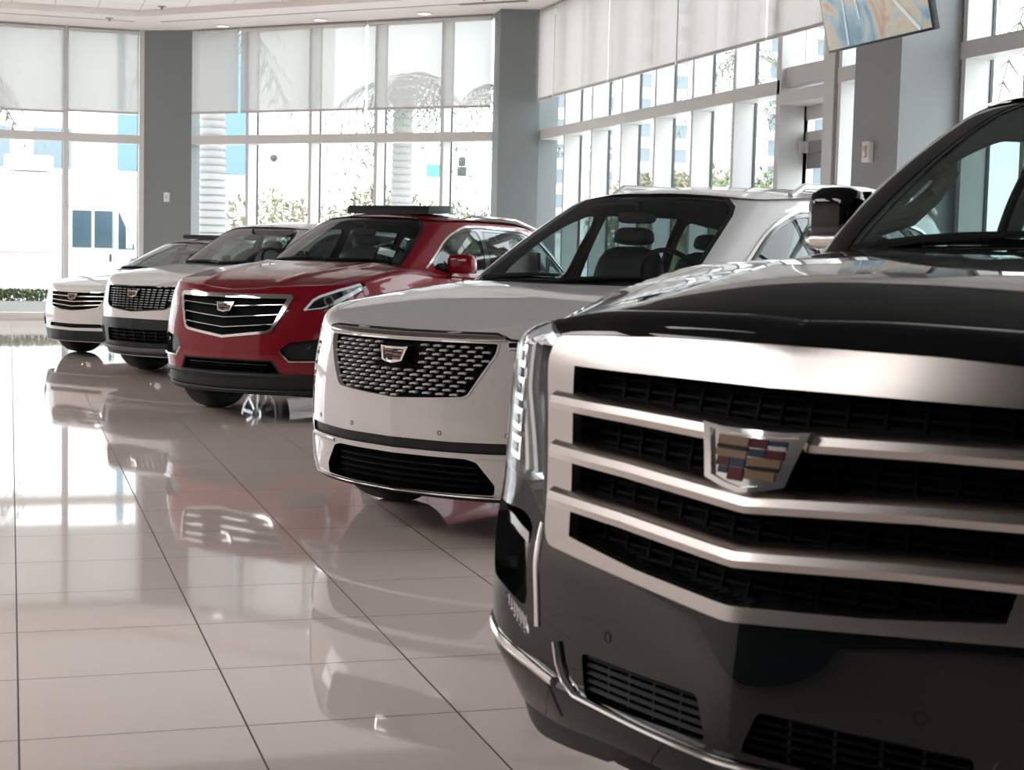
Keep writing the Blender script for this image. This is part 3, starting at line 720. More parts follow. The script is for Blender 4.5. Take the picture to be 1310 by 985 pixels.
        sweep_part('bumper_seam', B, [(sg * a, b) for a, b in ((.672, 1.178), (.693, 1.10), (.648, .90), (.625, .81))], [(-.004, .01), (-.004, -.001), (.004, -.001), (.004, .01)], GAP, root)
        sweep_part('bumper_seam', B, [(sg * a, b) for a, b in ((.575, .474), (.56, .44), (.55, .40))], [(-.005, .01), (-.005, -.001), (.005, -.001), (.005, .01)], GAP, root)
    it = place_part('lower_intake', parts['intake'], MESHBLK, root)
    for sg in (1, -1):
        for z in np.linspace(.495, .556, 5):
            sweep_part('intake_slat', B, [(sg * .045, z + .012), (sg * .425, z)], [(-.003, .05), (-.003, .012), (.003, .006), (.003, .05)], SLAT, it, h=.05)
        for a in (.12, .20, .28, .35): sweep_part('intake_slat', B, [(sg * a, .49), (sg * a, .562)], [(-.003, .05), (-.003, .012), (.003, .012), (.003, .05)], SLAT, it, h=.05)
    for sg in (1, -1): side_mirror(root, sg * 1.13, 1.88, 1.38, sg, BLACK, .19, .175, .11, low=SATIN)
    # grab handles on the windscreen pillars
    for sg in (1, -1):
        pts = [C.P(np.array([sg * (cab.vk[3] - .02)]), np.array([ht * t]), .05)[0] for t in (.22, .30, .42, .55, .62)]
        for i, dx in enumerate((.0, .07, .08, .07, .0)): pts[i] = pts[i] + np.array([-sg * dx * 1.3, dx * .5, 0])
        MB().tube(pts, [.034, .03, .027, .03, .04], 10).build('grab_handle', TRIM_L, root)
    return root

# ======== white three-row SUV
def xt6():
    W, L = .98, 5.05
    plan = [(0, 0), (.30, .035), (.55, .115), (.75, .235), (.88, .40), (.945, .62), (.972, .95), (.98, 1.6), (.98, 3.2), (.965, 4.2), (.93, 4.65), (.84, 4.88), (.6, 4.99), (0, 5.05)]
    fr = [(.2, .08), (.24, .03), (.32, .02), (.42, .012), (.5, 0), (.75, .01), (.9, .035), (1., .06), (1.06, .09)]
    sd = [(.2, .03), (.32, .005), (.6, 0), (.85, 0), (.98, .02), (1.1, .05), (1.3, .08)]
    B = Band(plan, [(0, fr), (.7, fr), (1.3, sd), (5., sd)], [(0, .955), (.10, .968), (.16, .985), (.34, 1.045), (.74, 1.13), (1.1, 1.18), (1.4, 1.205), (1.9, 1.19), (5.1, 1.15)], [(0, 0), (.3, .03), (.8, .07), (1.4, .09), (2, .09), (5, .09)], W, 4, .05, .22)
    rz = mkroof([(1.95, 1.655), (2.2, 1.705), (2.8, 1.752), (3.5, 1.762), (4.6, 1.70), (5.1, 1.66)], .06)
    ht = .55
    cab = suv_cab(1.24, .72, 1.42, 2.06, .575, 2.2, B, rz, L, W, .08, roof_w=.655)
    op = [(0, .934), (.545, .936), (.535, .885), (.41, .696), (.38, .685), (.20, .672), (0, .661)]
    grille = smoothpoly(sym(op), .012, 3)
    lamp = smoothpoly([(.585, .938), (.75, .945), (.98, .965), (1.02, .95), (.90, .905), (.60, .895)], .012, 3)
    drl = smoothpoly([(.70, .88), (.78, .885), (.80, .70), (.755, .52), (.725, .52), (.735, .70)], .015, 3)
    strip = sym([(0, .486), (.35, .487), (.72, .496), (.74, .445), (.40, .438), (0, .436)])
    intake = smoothpoly(sym([(0, .411), (.40, .413), (.455, .400), (.545, .30), (.54, .255), (.3, .250), (0, .247)]), .012, 3)
    low = sym([(0, .238), (.5, .240), (.66, .244), (.9, .25), (.9, .215), (0, .215)])
    front = [('grille', [grille], .03), ('lamp+', [lamp], .02), ('lamp-', [mir(lamp)], .02), ('drl+', [drl], .015), ('drl-', [mir(drl)], .015), ('strip', [strip], .010), ('intake', [intake], .06), ('low', [low], .004)]
    spec = dict(cab_spec(cab, ht), front=front, wr=.375, yw=[.95, 3.815], hood=[(0, -.06), (.45, -.04), (.60, .06), (.655, .24), (.70, .45), (.74, .8), (.76, 1.27), (.5, 1.18), (0, 1.12)],
                cowl=[(0, 1.125), (.5, 1.185), (.74, 1.28), (.76, 1.43), (.45, 1.31), (0, 1.255)], header=(0, 2.06, 1.65), seat=SEAT_D, spokes=12, seat_top=1.50, sunroof=[(0, 2.35), (.42, 2.38), (.42, 3.2), (0, 3.2)])
    root, parts, dk, cc, C = build_car('white sport utility car with a studded black grille, between the red and black cars', 'car', (1.658, 7.118, -.98), B, cab, ht, rz, WHITE, spec)
    g = place_part('grille', parts['grille'], MESHBLK, root)
    V = []; F = []; Ng = []; gp = np.array(grille)
    row = 0
    for z in np.arange(.676, .930, .0195):
        for a in np.arange(-.592, .60, .074):
            x = a + (.037 if row % 2 else 0); e = np.array([(x - .02, z), (x + .02, z), (x - .02, z + .009), (x + .02, z - .005)])
            if not inside(offset_poly(gp, -.006), e).all(): continue
            if abs(x) < .12 and .80 < z < .91: continue
            v, f = sweep(B, [(x - .018, z - .001), (x - .008, z + .001), (x + .008, z + .001), (x + .018, z - .001)], [(-.0052, .03), (-.0046, .010), (0, .004), (.0046, .010), (.0052, .03)], .02)
            b = len(V); V += list(v); F += [tuple(i + b for i in q) for q in f]
        row += 1
    MB().add(V, F).build('grille_studs', mat('bright_stud', (.90, .89, .88), .25, .45), g, sharp=20)
    sweep_part('grille_trim', B, grille, [(-.005, .02), (-.005, -.003), (.004, -.003), (.005, .02)], WHITE, root, closed=True)
    sweep_part('grille_top_bar', B, [(-.575, .955), (-.3, .952), (0, .950), (.3, .952), (.575, .955)], BAR(.026, .010), SATIN, root)
    sweep_part('hood_shut_line', B, [(-.60, .965), (-.53, .975), (0, .970), (.53, .975), (.60, .950), (.64, .947)], [(-.005, .02), (-.005, -.002), (.005, -.002), (.005, .02)], GAP, root)
    emblem(B, .862, .165, root, .02)
    for sg in (1, -1):
        k = '+' if sg > 0 else '-'
        o = place_part('headlight', parts['lamp' + k], GLOSSBLK, root)
        sweep_part('light_strip', B, [(sg * .59, .912), (sg * .75, .918), (sg * .97, .945)], [(-.005, .02), (-.005, .0), (.005, .0), (.005, .02)], GUIDE, o)
        sweep_part('light_strip', B, [(sg * .60, .900), (sg * .75, .903), (sg * .90, .912)], [(-.004, .02), (-.004, .0), (.004, .0), (.004, .02)], GUIDE, o)
        pl = [(a * sg, b) for a, b in lamp]; place_part('lens', slab(B, pl if sg > 0 else pl[::-1], .003, -.001, .03), LENS, o)
        d = place_part('daytime_lamp', parts['drl' + k], LAMP, root)
        for z in np.arange(.56, .87, .05): sweep_part('lamp_cell', B, [(sg * .735, z), (sg * .79, z + .004)], [(-.006, .015), (-.006, .002), (.006, .002), (.006, .015)], CHROME, d)
        dot(B, root, sg * .275, .523, .009, GAP); dot(B, root, sg * .60, .53, .009, GAP)
        side_mirror(root, sg * 1.0, 2.2, 1.20, sg, WHITE, .22, .15, .12)
        r = MB().tube([(sg * .60, 2.55, float(rz(.6, 2.55)) + .0), (sg * .61, 2.68, float(rz(.6, 2.7)) + .05), (sg * .62, 3.4, float(rz(.62, 3.4)) + .055), (sg * .61, 4.3, float(rz(.6, 4.3)) + .045), (sg * .60, 4.45, float(rz(.6, 4.45)))], .018, 8); r.build('roof_rail', WHITE, root)
    place_part('bumper_strip', parts['strip'], PLASTIC, root)
    it = place_part('lower_intake', parts['intake'], MESHBLK, root)
    for z in (.28, .31, .34, .37): sweep_part('intake_slat', B, [(-.45, z), (0, z), (.45, z)], [(-.004, .06), (-.004, .03), (.004, .022), (.004, .06)], PLASTIC, it, h=.06)
    sweep_part('intake_trim', B, [(.45, .424), (.75, .43), (.83, .40), (.80, .30), (.72, .245)], BAR(.02, .01), WHITE, root)
    sweep_part('intake_trim', B, [(-.45, .424), (-.75, .43), (-.83, .40), (-.80, .30), (-.72, .245)], BAR(.02, .01), WHITE, root)
    sweep_part('bumper_lip', B, [(-.72, .246), (-.4, .242), (0, .240), (.4, .242), (.72, .246)], BAR(.014, .012), CHROME, root)
    place_part('valance', parts['low'], PLASTIC, root)
    return root

# ======== red SUV
def xt5():
    W, L = .95, 4.815
    plan = plan_of(W, L)
    fr = [(.2, .08), (.32, .03), (.42, .01), (.5, 0), (.7, .01), (.85, .035), (.95, .06), (1.02, .09)]
    B = Band(plan, [(0, fr), (.7, fr), (1.3, side), (4.3, side)], [(0, .975), (.10, .992), (.17, 1.03), (.28, 1.08), (.45, 1.125), (.7, 1.165), (1.03, 1.205), (1.35, 1.24), (1.9, 1.20), (4.9, 1.14)], [(0, 0), (.12, .05), (.3, .11), (.6, .09), (1.03, .06), (1.4, .08), (2, .09), (5, .09)], W, 2.6, .05, .22,
             lambda a, y: .012 * np.exp(-((a - .30 - .18 * np.clip(y, 0, 1.3)) / .05) ** 2) * np.clip(y / .4, 0, 1) * (y < 1.7))
    rz = mkroof([(1.95, 1.60), (2.15, 1.645), (2.6, 1.675), (3.2, 1.672), (4.2, 1.58), (4.8, 1.5)], .06)
    ht = .5
    cab = suv_cab(1.30, .70, 1.49, 2.02, .555, 2.15, B, rz, L, W, .085, roof_w=.64, tail=.85)
    op = [(0, .950), (.525, .952), (.405, .725), (.37, .709), (0, .664)]
    grille = sym(op); lamp = smoothpoly([(.645, .858), (.70, .93), (.78, .982), (.94, 1.030), (1.20, 1.082), (1.24, 1.07), (1.22, 1.03), (1.03, .955), (.905, .902), (.80, .875)], .015, 3)
    drl = smoothpoly([(.815, .87), (.885, .885), (.90, .78), (.86, .60), (.835, .60), (.85, .78)], .015, 3)
    low = sym([(0, .490), (.425, .488), (.50, .383), (.76, .386), (1.0, .40), (1.06, .30), (1.06, .215), (0, .215)])
    intake = sym([(0, .478), (.41, .476), (.47, .392), (0, .392)])
    fog = smoothpoly([(.478, .566), (.555, .628), (.78, .655), (.86, .60), (.84, .49), (.565, .485)], .012, 3)
    front = [('grille', [grille], .03), ('lamp+', [lamp], .02), ('lamp-', [mir(lamp)], .02), ('drl+', [drl], .012), ('drl-', [mir(drl)], .012), ('intake', [intake], .05), ('low', [low], .004), ('fog+', [fog], .04), ('fog-', [mir(fog)], .04)]
    spec = dict(cab_spec(cab, ht), front=front, wr=.37, yw=[.93, 3.787], hood=[(0, -.06), (.45, -.04), (.58, .05), (.65, .28), (.70, .5), (.74, .85), (.76, 1.34), (.5, 1.24), (0, 1.18)],
                cowl=[(0, 1.185), (.5, 1.245), (.74, 1.35), (.75, 1.52), (.45, 1.38), (0, 1.315)], header=(0, 2.02, 1.59), seat=SEAT_G, spokes=10, seat_top=1.46, sunroof=[(0, 2.45), (.40, 2.45), (.40, 3.25), (0, 3.25)])
    root, parts, dk, cc, C = build_car('dark red sport utility car with raised sunroof and a price card in its windscreen', 'car', (1.53, 12.206, -.80), B, cab, ht, rz, RED, spec)
    g = place_part('grille', parts['grille'], MESHBLK, root)
    outer = sym([(0, .984), (.555, .984), (.575, .965), (.42, .708), (.385, .690), (0, .644)])
    place_part('grille_surround', slab_ring(B, outer, grille, .0, -.014, .03), CHROME, root)
    for zl, zc, e in ((.908, .884, .50), (.833, .80, .455), (.760, .725, .418)):
        sweep_part('grille_bar', B, [(-e, zl), (-e * .5, zl - (zl - zc) * .5), (0, zc), (e * .5, zl - (zl - zc) * .5), (e, zl)], BAR(.011, .008, .03), CHROME, root)
    emblem(B, .878, .165, root, .02)
    for sg in (1, -1):
        k = '+' if sg > 0 else '-'
        o = place_part('headlight', parts['lamp' + k], GLOSSBLK, root)
        c = [(sg * (.86 + .035 * math.cos(a)), .945 + .035 * math.sin(a)) for a in np.linspace(0, 2 * math.pi, 21)[:-1]]
        sweep_part('projector', B, c, [(-.008, .02), (-.008, -.0), (.008, .0), (.008, .02)], CHROME, o, closed=True)
        sweep_part('light_strip', B, [(sg * a, b) for a, b in ((.66, .868), (.73, .945), (.79, .975), (.95, 1.02), (1.19, 1.068))], [(-.009, .02), (-.009, -.001), (.009, -.001), (.009, .02)], GUIDE, o)
        sweep_part('light_strip', B, [(sg * a, b) for a, b in ((.90, .925), (1.02, .975), (1.18, 1.035))], [(-.014, .02), (-.014, .004), (.014, .004), (.014, .02)], GUIDE, o)
        sweep_part('light_strip', B, [(sg * a, b) for a, b in ((.67, .872), (.80, .888), (.90, .918))], [(-.004, .02), (-.004, .0), (.004, .0), (.004, .02)], GUIDE, o)
        pl = [(a * sg, b) for a, b in lamp]; place_part('lens', slab(B, pl if sg > 0 else pl[::-1], .003, -.001, .03), LENS, o)
        d = place_part('daytime_lamp', parts['drl' + k], LAMP, root)
        for z in np.arange(.63, .87, .05): sweep_part('lamp_cell', B, [(sg * .845, z), (sg * .885, z + .004)], [(-.006, .012), (-.006, .002), (.006, .002), (.006, .012)], CHROME, d)
        f = place_part('fog_recess', parts['fog' + k], PLASTIC, root)
        sweep_part('fog_trim', B, [(sg * a, b) for a, b in ((.482, .556), (.553, .482), (.84, .49))], BAR(.018, .012), CHROME, root)
        dot(B, f, sg * .70, .60, .012, CHROME, 'fog_lamp')
        side_mirror(root, sg * .95, 1.94 if sg > 0 else 2.2, 1.15, sg, RED, .25, .165, .13)
        r = MB().tube([(sg * .58, 2.5, float(rz(.58, 2.5))), (sg * .60, 2.7, float(rz(.6, 2.7)) + .03), (sg * .60, 3.5, float(rz(.6, 3.5)) + .03), (sg * .57, 4.0, float(rz(.57, 4.)))], .014, 8); r.build('roof_rail', CHROME, root)
    lo = place_part('lower_bumper', parts['low'], PLASTIC, root); it = place_part('lower_intake', parts['intake'], MESHBLK, root)
    for z in (.41, .43, .45): sweep_part('intake_slat', B, [(-.38, z), (0, z), (.38, z)], [(-.004, .05), (-.004, .015), (.004, .01), (.004, .05)], GLOSSBLK, it, h=.06)
    sweep_part('bumper_lip', B, [(-.95, .375), (-.5, .368), (0, .362), (.5, .368), (.95, .375)], BAR(.03, .012), PLASTIC, root)
    sweep_part('bumper_lip', B, [(-.9, .255), (-.5, .245), (0, .24), (.5, .245), (.9, .255)], BAR(.03, .015), PLASTIC, root)
    # raised glass wind deflector of the open roof
    d = MB(); z = float(rz(0, 2.28)); d.add([(-.42, 2.25, z - .01), (.42, 2.25, z - .01), (.42, 2.27, z + .06), (-.42, 2.27, z + .06), (-.42, 2.62, z + .01), (.42, 2.62, z + .01), (.42, 2.62, z + .075), (-.42, 2.62, z + .075)], [(0, 1, 2, 3), (3, 2, 6, 7), (0, 3, 7, 4), (1, 5, 6, 2), (4, 7, 6, 5), (0, 4, 5, 1)]); d.build('sunroof_panel', SLAT, root, bevel=.006, label='tilted black sunroof panel')
    p = C.P(np.array([.33]), np.array([.06]))[0]
    cd = MB().box(-.07, .07, -.002, .002, 0, .065, Matrix.Translation((p[0] + .10, p[1] + .10, p[2] + .01)) @ Matrix.Rotation(math.radians(-38), 4, 'X') @ Matrix.Rotation(math.radians(20), 4, 'Z')); c = cd.build('price_card', mat('card_white', (.85, .85, .84), .6), root)
    return root

# ======== white compact SUV
def xt4():
    W, L = .94, 4.6
    fr = [(.2, .08), (.32, .03), (.42, .01), (.5, 0), (.7, .01), (.85, .035), (.95, .06), (1.02, .09)]
    B = Band(plan_of(W, L), [(0, fr), (.7, fr), (1.3, side), (4.1, side)], [(0, .925), (.11, .942), (.2, .978), (.5, 1.06), (1., 1.13), (1.3, 1.165), (1.8, 1.14), (4.7, 1.1)], [(0, 0), (.3, .03), (.8, .07), (1.3, .09), (2, .09), (5, .09)], W, 4, .05, .22)
    rz = mkroof([(1.7, 1.53), (1.9, 1.575), (2.4, 1.615), (3., 1.61), (4., 1.53), (4.6, 1.47)], .05)
    ht = .48
    cab = suv_cab(1.14, .70, 1.32, 1.77, .56, 1.9, B, rz, L, W, .085, roof_w=.63, tail=.7)
    grille = smoothpoly(sym([(0, .916), (.545, .920), (.48, .74), (.44, .708), (.40, .698), (0, .668)]), .012, 3)
    lamp = smoothpoly([(.60, .915), (.75, .945), (1.05, .99), (1.10, .97), (.90, .89), (.70, .84), (.60, .86)], .015, 3)
    drl = smoothpoly([(.68, .83), (.75, .84), (.75, .62), (.72, .60), (.69, .62)], .012, 3)
    low = sym([(0, .598), (.5, .594), (.78, .590), (1.0, .60), (1.08, .40), (1.06, .225), (.4, .225), (0, .225)])
    intake = smoothpoly(sym([(0, .49), (.44, .49), (.47, .36), (0, .36)]), .01, 3)
    fog = smoothpoly([(.60, .50), (.76, .50), (.77, .33), (.60, .34)], .012, 3)
    front = [('grille', [grille], .03), ('lamp+', [lamp], .02), ('lamp-', [mir(lamp)], .02), ('drl+', [drl], .012), ('drl-', [mir(drl)], .012), ('intake', [intake], .05), ('fog+', [fog], .03), ('fog-', [mir(fog)], .03), ('low', [low], .004)]
    spec = dict(cab_spec(cab, ht), front=front, wr=.355, yw=[.90, 3.68], hood=[(0, -.06), (.45, -.04), (.58, .05), (.64, .25), (.69, .5), (.72, .8), (.74, 1.16), (.5, 1.07), (0, 1.02)],
                cowl=[(0, 1.025), (.5, 1.075), (.72, 1.17), (.74, 1.34), (.45, 1.22), (0, 1.155)], header=(0, 1.77, 1.54), seat=SEAT_L, spokes=10, seat_top=1.40)
    root, parts, dk, cc, C = build_car('white car with ribbed black grille and black bumper, left of the red car', 'car', (1.144, 16.298, -.935), B, cab, ht, rz, WHITE, spec)
    g = place_part('grille', parts['grille'], MESHBLK, root); V = []; F = []
    for i, a in enumerate(np.arange(-.50, .51, .077)):
        for z in np.arange(.69, .92, .0245):
            x = a * (.86 + .14 * (z - .67) / .25); w = .024
            if not inside(offset_poly(np.array(grille), -.005), np.array([(x - w, z - .007), (x + w, z + .007), (x + w, z - .007), (x - w, z + .007)])).all(): continue
            v, f = sweep(B, [(x - w, z), (x + w, z)], [(-.0035, .03), (-.0035, .012), (.0035, .012), (.0035, .03)], .06); b = len(V); V += list(v); F += [tuple(j + b for j in q) for q in f]
    MB().add(V, F).build('grille_studs', mat('grey_stud', (.30, .31, .31), .35, .8), g, sharp=20)
    sweep_part('grille_trim', B, grille, [(-.006, .02), (-.006, -.004), (.005, -.005), (.006, .02)], GLOSSBLK, root, closed=True)
    emblem(B, .842, .15, root, .02)
    for sg in (1, -1):
        k = '+' if sg > 0 else '-'
        o = place_part('headlight', parts['lamp' + k], GLOSSBLK, root)
        sweep_part('light_strip', B, [(sg * a, b) for a, b in ((.62, .885), (.80, .92), (1.06, .972))], [(-.012, .02), (-.012, .0), (.012, .0), (.012, .02)], GUIDE, o)
        pl = [(a * sg, b) for a, b in lamp]; place_part('lens', slab(B, pl if sg > 0 else pl[::-1], .003, -.001, .03), LENS, o)
        d = place_part('daytime_lamp', parts['drl' + k], LAMP, root)
        side_mirror(root, sg * .95, 2.1, 1.10, sg, WHITE, .22, .14, .12)
        r = MB().tube([(sg * .57, 2.3, float(rz(.57, 2.3))), (sg * .59, 2.5, float(rz(.59, 2.5)) + .03), (sg * .59, 3.3, float(rz(.59, 3.3)) + .03), (sg * .56, 3.8, float(rz(.56, 3.8)))], .014, 8); r.build('roof_rail', GLOSSBLK, root)
    place_part('lower_bumper', parts['low'], PLASTIC, root); it = place_part('lower_intake', parts['intake'], MESHBLK, root); [place_part('fog_recess', parts['fog' + k], mat('grey_plastic', (.10, .105, .11), .5), root) for k in '+-']
    for z in (.39, .425, .46): sweep_part('intake_slat', B, [(-.42, z), (0, z), (.42, z)], [(-.004, .05), (-.004, .02), (.004, .015), (.004, .05)], PLASTIC, it, h=.06)
    for a in (-.3, -.15, 0, .15, .3): sweep_part('intake_slat', B, [(a, .365), (a, .485)], [(-.004, .05), (-.004, .02), (.004, .02), (.004, .05)], PLASTIC, it, h=.06)
    sweep_part('bumper_lip', B, [(-.8, .30), (-.4, .285), (0, .28), (.4, .285), (.8, .30)], BAR(.045, .012), mat('grey_plastic', (.1, .1, .1)), root)
    return root

# ======== white saloon, farthest
def cts():
    W, L = .917, 4.97
    fr = [(.13, .08), (.22, .03), (.35, .01), (.45, 0), (.6, .01), (.7, .035), (.8, .06), (.9, .09)]
    sc = [(.13, .04), (.25, .02), (.45, 0), (.7, 0), (.85, .03), (1., .07)]
    B = Band(plan_of(W, L), [(0, fr), (.7, fr), (1.3, sc), (4.4, sc)], [(0, .775), (.11, .795), (.2, .832), (.5, .905), (1., .99), (1.4, 1.05), (2., 1.03), (3.6, 1.04), (5., 1.0)], [(0, 0), (.3, .03), (.8, .07), (1.4, .09), (2, .09), (5, .09)], W, 4, .05, .19)
    rz = mkroof([(1.9, 1.355), (2.1, 1.39), (2.6, 1.43), (3., 1.425), (3.7, 1.33), (4.3, 1.2)], .05)
    ht = .4
    cab = suv_cab(1.22, .69, 1.43, 1.98, .54, 2.1, B, rz, L, W, .085, roof_w=.60, sedan=True)
    grille = sym([(0, .764), (.46, .768), (.49, .755), (.385, .588), (.18, .556), (0, .546)])
    lamp = smoothpoly([(.57, .75), (.70, .80), (.95, .86), (1.15, .90), (1.12, .86), (.90, .76), (.72, .69), (.60, .70)], .012, 3)
    drl = smoothpoly([(.64, .68), (.70, .69), (.71, .50), (.69, .45), (.66, .46)], .012, 3)
    intake = smoothpoly(sym([(0, .397), (.42, .402), (.45, .36), (0, .350)]), .01, 3)
    low = sym([(0, .318), (.5, .325), (.75, .34), (1.0, .35), (1.0, .195), (0, .195)])
    fog = smoothpoly([(.60, .45), (.72, .46), (.74, .37), (.60, .36)], .01, 3)
    front = [('grille', [grille], .03), ('lamp+', [lamp], .02), ('lamp-', [mir(lamp)], .02), ('drl+', [drl], .012), ('drl-', [mir(drl)], .012), ('intake', [intake], .04), ('fog+', [fog], .03), ('fog-', [mir(fog)], .03), ('low', [low], .006)]
    spec = dict(cab_spec(cab, ht), front=front, wr=.335, yw=[.86, 3.77], hood=[(0, -.06), (.45, -.04), (.56, .05), (.63, .25), (.68, .5), (.72, .85), (.74, 1.26), (.5, 1.15), (0, 1.1)],
                cowl=[(0, 1.105), (.5, 1.155), (.72, 1.27), (.73, 1.45), (.45, 1.31), (0, 1.235)], header=(0, 1.98, 1.35), seat=SEAT_D, spokes=10, seat_top=1.26, seat_y=1.35)
    spec['name'] = 'saloon_car'
    root, parts, dk, cc, C = build_car('low white saloon car with chrome-barred grille, farthest of the row by the windows', 'car', (.667, 19.18, -.867), B, cab, ht, rz, WHITE, spec)
    g = place_part('grille', parts['grille'], MESHBLK, root)
    sweep_part('grille_trim', B, grille, [(-.006, .02), (-.006, -.005), (.006, -.005), (.006, .02)], CHROME, root, closed=True)
    for z, zc, e in ((.722, .712, .45), (.672, .655, .43), (.625, .60, .40)): sweep_part('grille_bar', B, [(-e, z), (0, zc), (e, z)], BAR(.012, .006, .03), CHROME, root)
    emblem(B, .712, .155, root, .02)
    for sg in (1, -1):
        k = '+' if sg > 0 else '-'
        o = place_part('headlight', parts['lamp' + k], GLOSSBLK, root)
        sweep_part('light_strip', B, [(sg * a, b) for a, b in ((.60, .725), (.80, .79), (1.10, .88))], [(-.012, .02), (-.012, .0), (.012, .0), (.012, .02)], GUIDE, o)
        pl = [(a * sg, b) for a, b in lamp]; place_part('lens', slab(B, pl if sg > 0 else pl[::-1], .003, -.001, .03), LENS, o)
        place_part('daytime_lamp', parts['drl' + k], LAMP, root)
        side_mirror(root, sg * 1.0, 2.0, 1.02, sg, WHITE, .20, .13, .11)
    it = place_part('lower_intake', parts['intake'], MESHBLK, root)
    sweep_part('intake_slat', B, [(-.42, .375), (0, .373), (.42, .375)], [(-.004, .04), (-.004, .02), (.004, .02), (.004, .04)], PLASTIC, it)
    [place_part('fog_recess', parts['fog' + k], PLASTIC, root) for k in '+-']; place_part('valance', parts['low'], PLASTIC, root)
    d = MB(); z = float(rz(0, 2.28)); d.box(-.40, .40, 2.24, 2.55, z, z + .055); d.build('sunroof_panel', GLOSSBLK, root, bevel=.006, label='tilted black sunroof panel')
    return root
# ---------------------------------------------------------------- the showroom
ALU = mat('pale_aluminium', (.62, .62, .61), .45, 0, 0)
GREY = mat('grey_pier_paint', (.19, .21, .215), .6, bump=(60, .05))
WALLP = mat('pale_wall_paint', (.37, .352, .345), .7, bump=(80, .04))
PANE = glass('window_pane', (.97, .99, .99), .6, 1.35)
SHADE = fabric('shade_cloth', (.45, .44, .43), .11, .32)
SHADE2 = fabric('shade_cloth_dense', (.56, .525, .505), .05, .35)
def grid_mat(name, col, line, sx, sy, ox, oy, w, rough, vary=.0, spec=.5, coat=0):
    m = bpy.data.materials.new(name); m.use_nodes = True; nt = m.node_tree; b = nt.nodes['Principled BSDF']; L = nt.links.new
    b.inputs['Roughness'].default_value = rough; b.inputs['Specular IOR Level'].default_value = spec; b.inputs['Coat Weight'].default_value = coat; b.inputs['Coat Roughness'].default_value = .02
    tc = nt.nodes.new('ShaderNodeTexCoord'); sp = nt.nodes.new('ShaderNodeSeparateXYZ'); L(tc.outputs['Object'], sp.inputs[0])
    def M(op, a, c=None):
        n = nt.nodes.new('ShaderNodeMath'); n.operation = op
        for i, v in enumerate((a, c)):
            if v is None: continue
            if isinstance(v, (int, float)): n.inputs[i].default_value = v
            else: L(v, n.inputs[i])
        return n.outputs[0]
    def line_of(o, off, s, hw):
        u = M('DIVIDE', M('SUBTRACT', o, off), s); f = M('FRACT', M('ADD', u, .5)); return M('LESS_THAN', M('ABSOLUTE', M('SUBTRACT', f, .5)), hw / s), M('FLOOR', u)
    lx, ix = line_of(sp.outputs[0], ox, sx, w); ly, iy = line_of(sp.outputs[1], oy, sy, w)
    ln = M('MAXIMUM', lx, ly)
    cx = nt.nodes.new('ShaderNodeCombineXYZ'); L(ix, cx.inputs[0]); L(iy, cx.inputs[1])
    wn = nt.nodes.new('ShaderNodeTexWhiteNoise'); L(cx.outputs[0], wn.inputs['Vector'])
    nz = nt.nodes.new('ShaderNodeTexNoise'); nz.inputs['Scale'].default_value = 2.5; nz.inputs['Detail'].default_value = 5; L(tc.outputs['Object'], nz.inputs['Vector'])
    k = M('ADD', M('MULTIPLY', M('SUBTRACT', wn.outputs['Value'], .5), vary), M('MULTIPLY', M('SUBTRACT', nz.outputs['Fac'], .5), vary * 1.2))
    hs = nt.nodes.new('ShaderNodeHueSaturation'); hs.inputs['Color'].default_value = (*col, 1); L(M('ADD', k, 1), hs.inputs['Value'])
    mx = nt.nodes.new('ShaderNodeMix'); mx.data_type = 'RGBA'; L(ln, mx.inputs[0]); L(hs.outputs[0], mx.inputs[6]); mx.inputs[7].default_value = (*line, 1); L(mx.outputs[2], b.inputs['Base Color'])
    r = M('ADD', M('MULTIPLY', ln, .4), rough); L(r, b.inputs['Roughness'])
    MATS[name] = m; return m
FLOORM = grid_mat('polished_tile', (.82, .69, .64), (.06, .045, .04), .6097, .6222, .0208, 4.40, .0028, .035, .035, .55)
CEILM = grid_mat('ceiling_panels', (.80, .79, .78), (.45, .42, .41), .65, .65, .03, 27.3, .006, .8, .01)
SOFF = mat('soffit_paint', (.80, .765, .75), .8)
TX0, TX1, TY0, TY1 = -11., 7.58, -9., 28.3
def poly_obj(name, pts, z0, z1, m, kind='structure'):
    o = MB().prism(pts, z0, z1).build(name, m, smooth=False); o['kind'] = kind; return o
poly_obj('floor', [(TX0, TY0), (7.85, TY0), (7.85, 23.1), (7.2, 23.75), (3.1, 27.95), (2.2, 28.6), (TX0, 28.6)], -.12, 0, FLOORM)
SIN = 26.7
inner = [(TX0, TY0), (5.95, TY0), (5.95, 22.55), (1.95, SIN - .05), (TX0, SIN - .05)]
poly_obj('ceiling', [(5.95, 19.6), (5.95, 22.55), (1.95, SIN - .05), (TX0, SIN - .05), (TX0, 19.6)], 5.05, 5.15, CEILM)
poly_obj('ceiling_front', [(TX0, TY0), (5.95, TY0), (5.95, 19.6), (TX0, 19.6)], 5.05, 5.15, mat('grey_ceiling', (.09, .09, .09), .8, bump=(30, .05)))  # unseen ceiling section, coloured dark to dim its reflection in the hoods
def ring_soffit():
    o = MB(); A = [(5.95, TY0), (5.95, 22.55), (1.95, SIN - .05), (TX0, SIN - .05)]; Bq = [(7.85, TY0), (7.85, 23.2), (2.8, 28.25), (2.2, 28.6), (TX0, 28.6)]
    o.prism(A + Bq[::-1], 4.95, 5.2); return o.build('ceiling_soffit', SOFF, smooth=False)
ring_soffit()['kind'] = 'structure'
tr = MB(); P_ = [(5.95, 8.), (5.95, 22.55), (1.95, SIN - .05), (TX0, SIN - .05)]
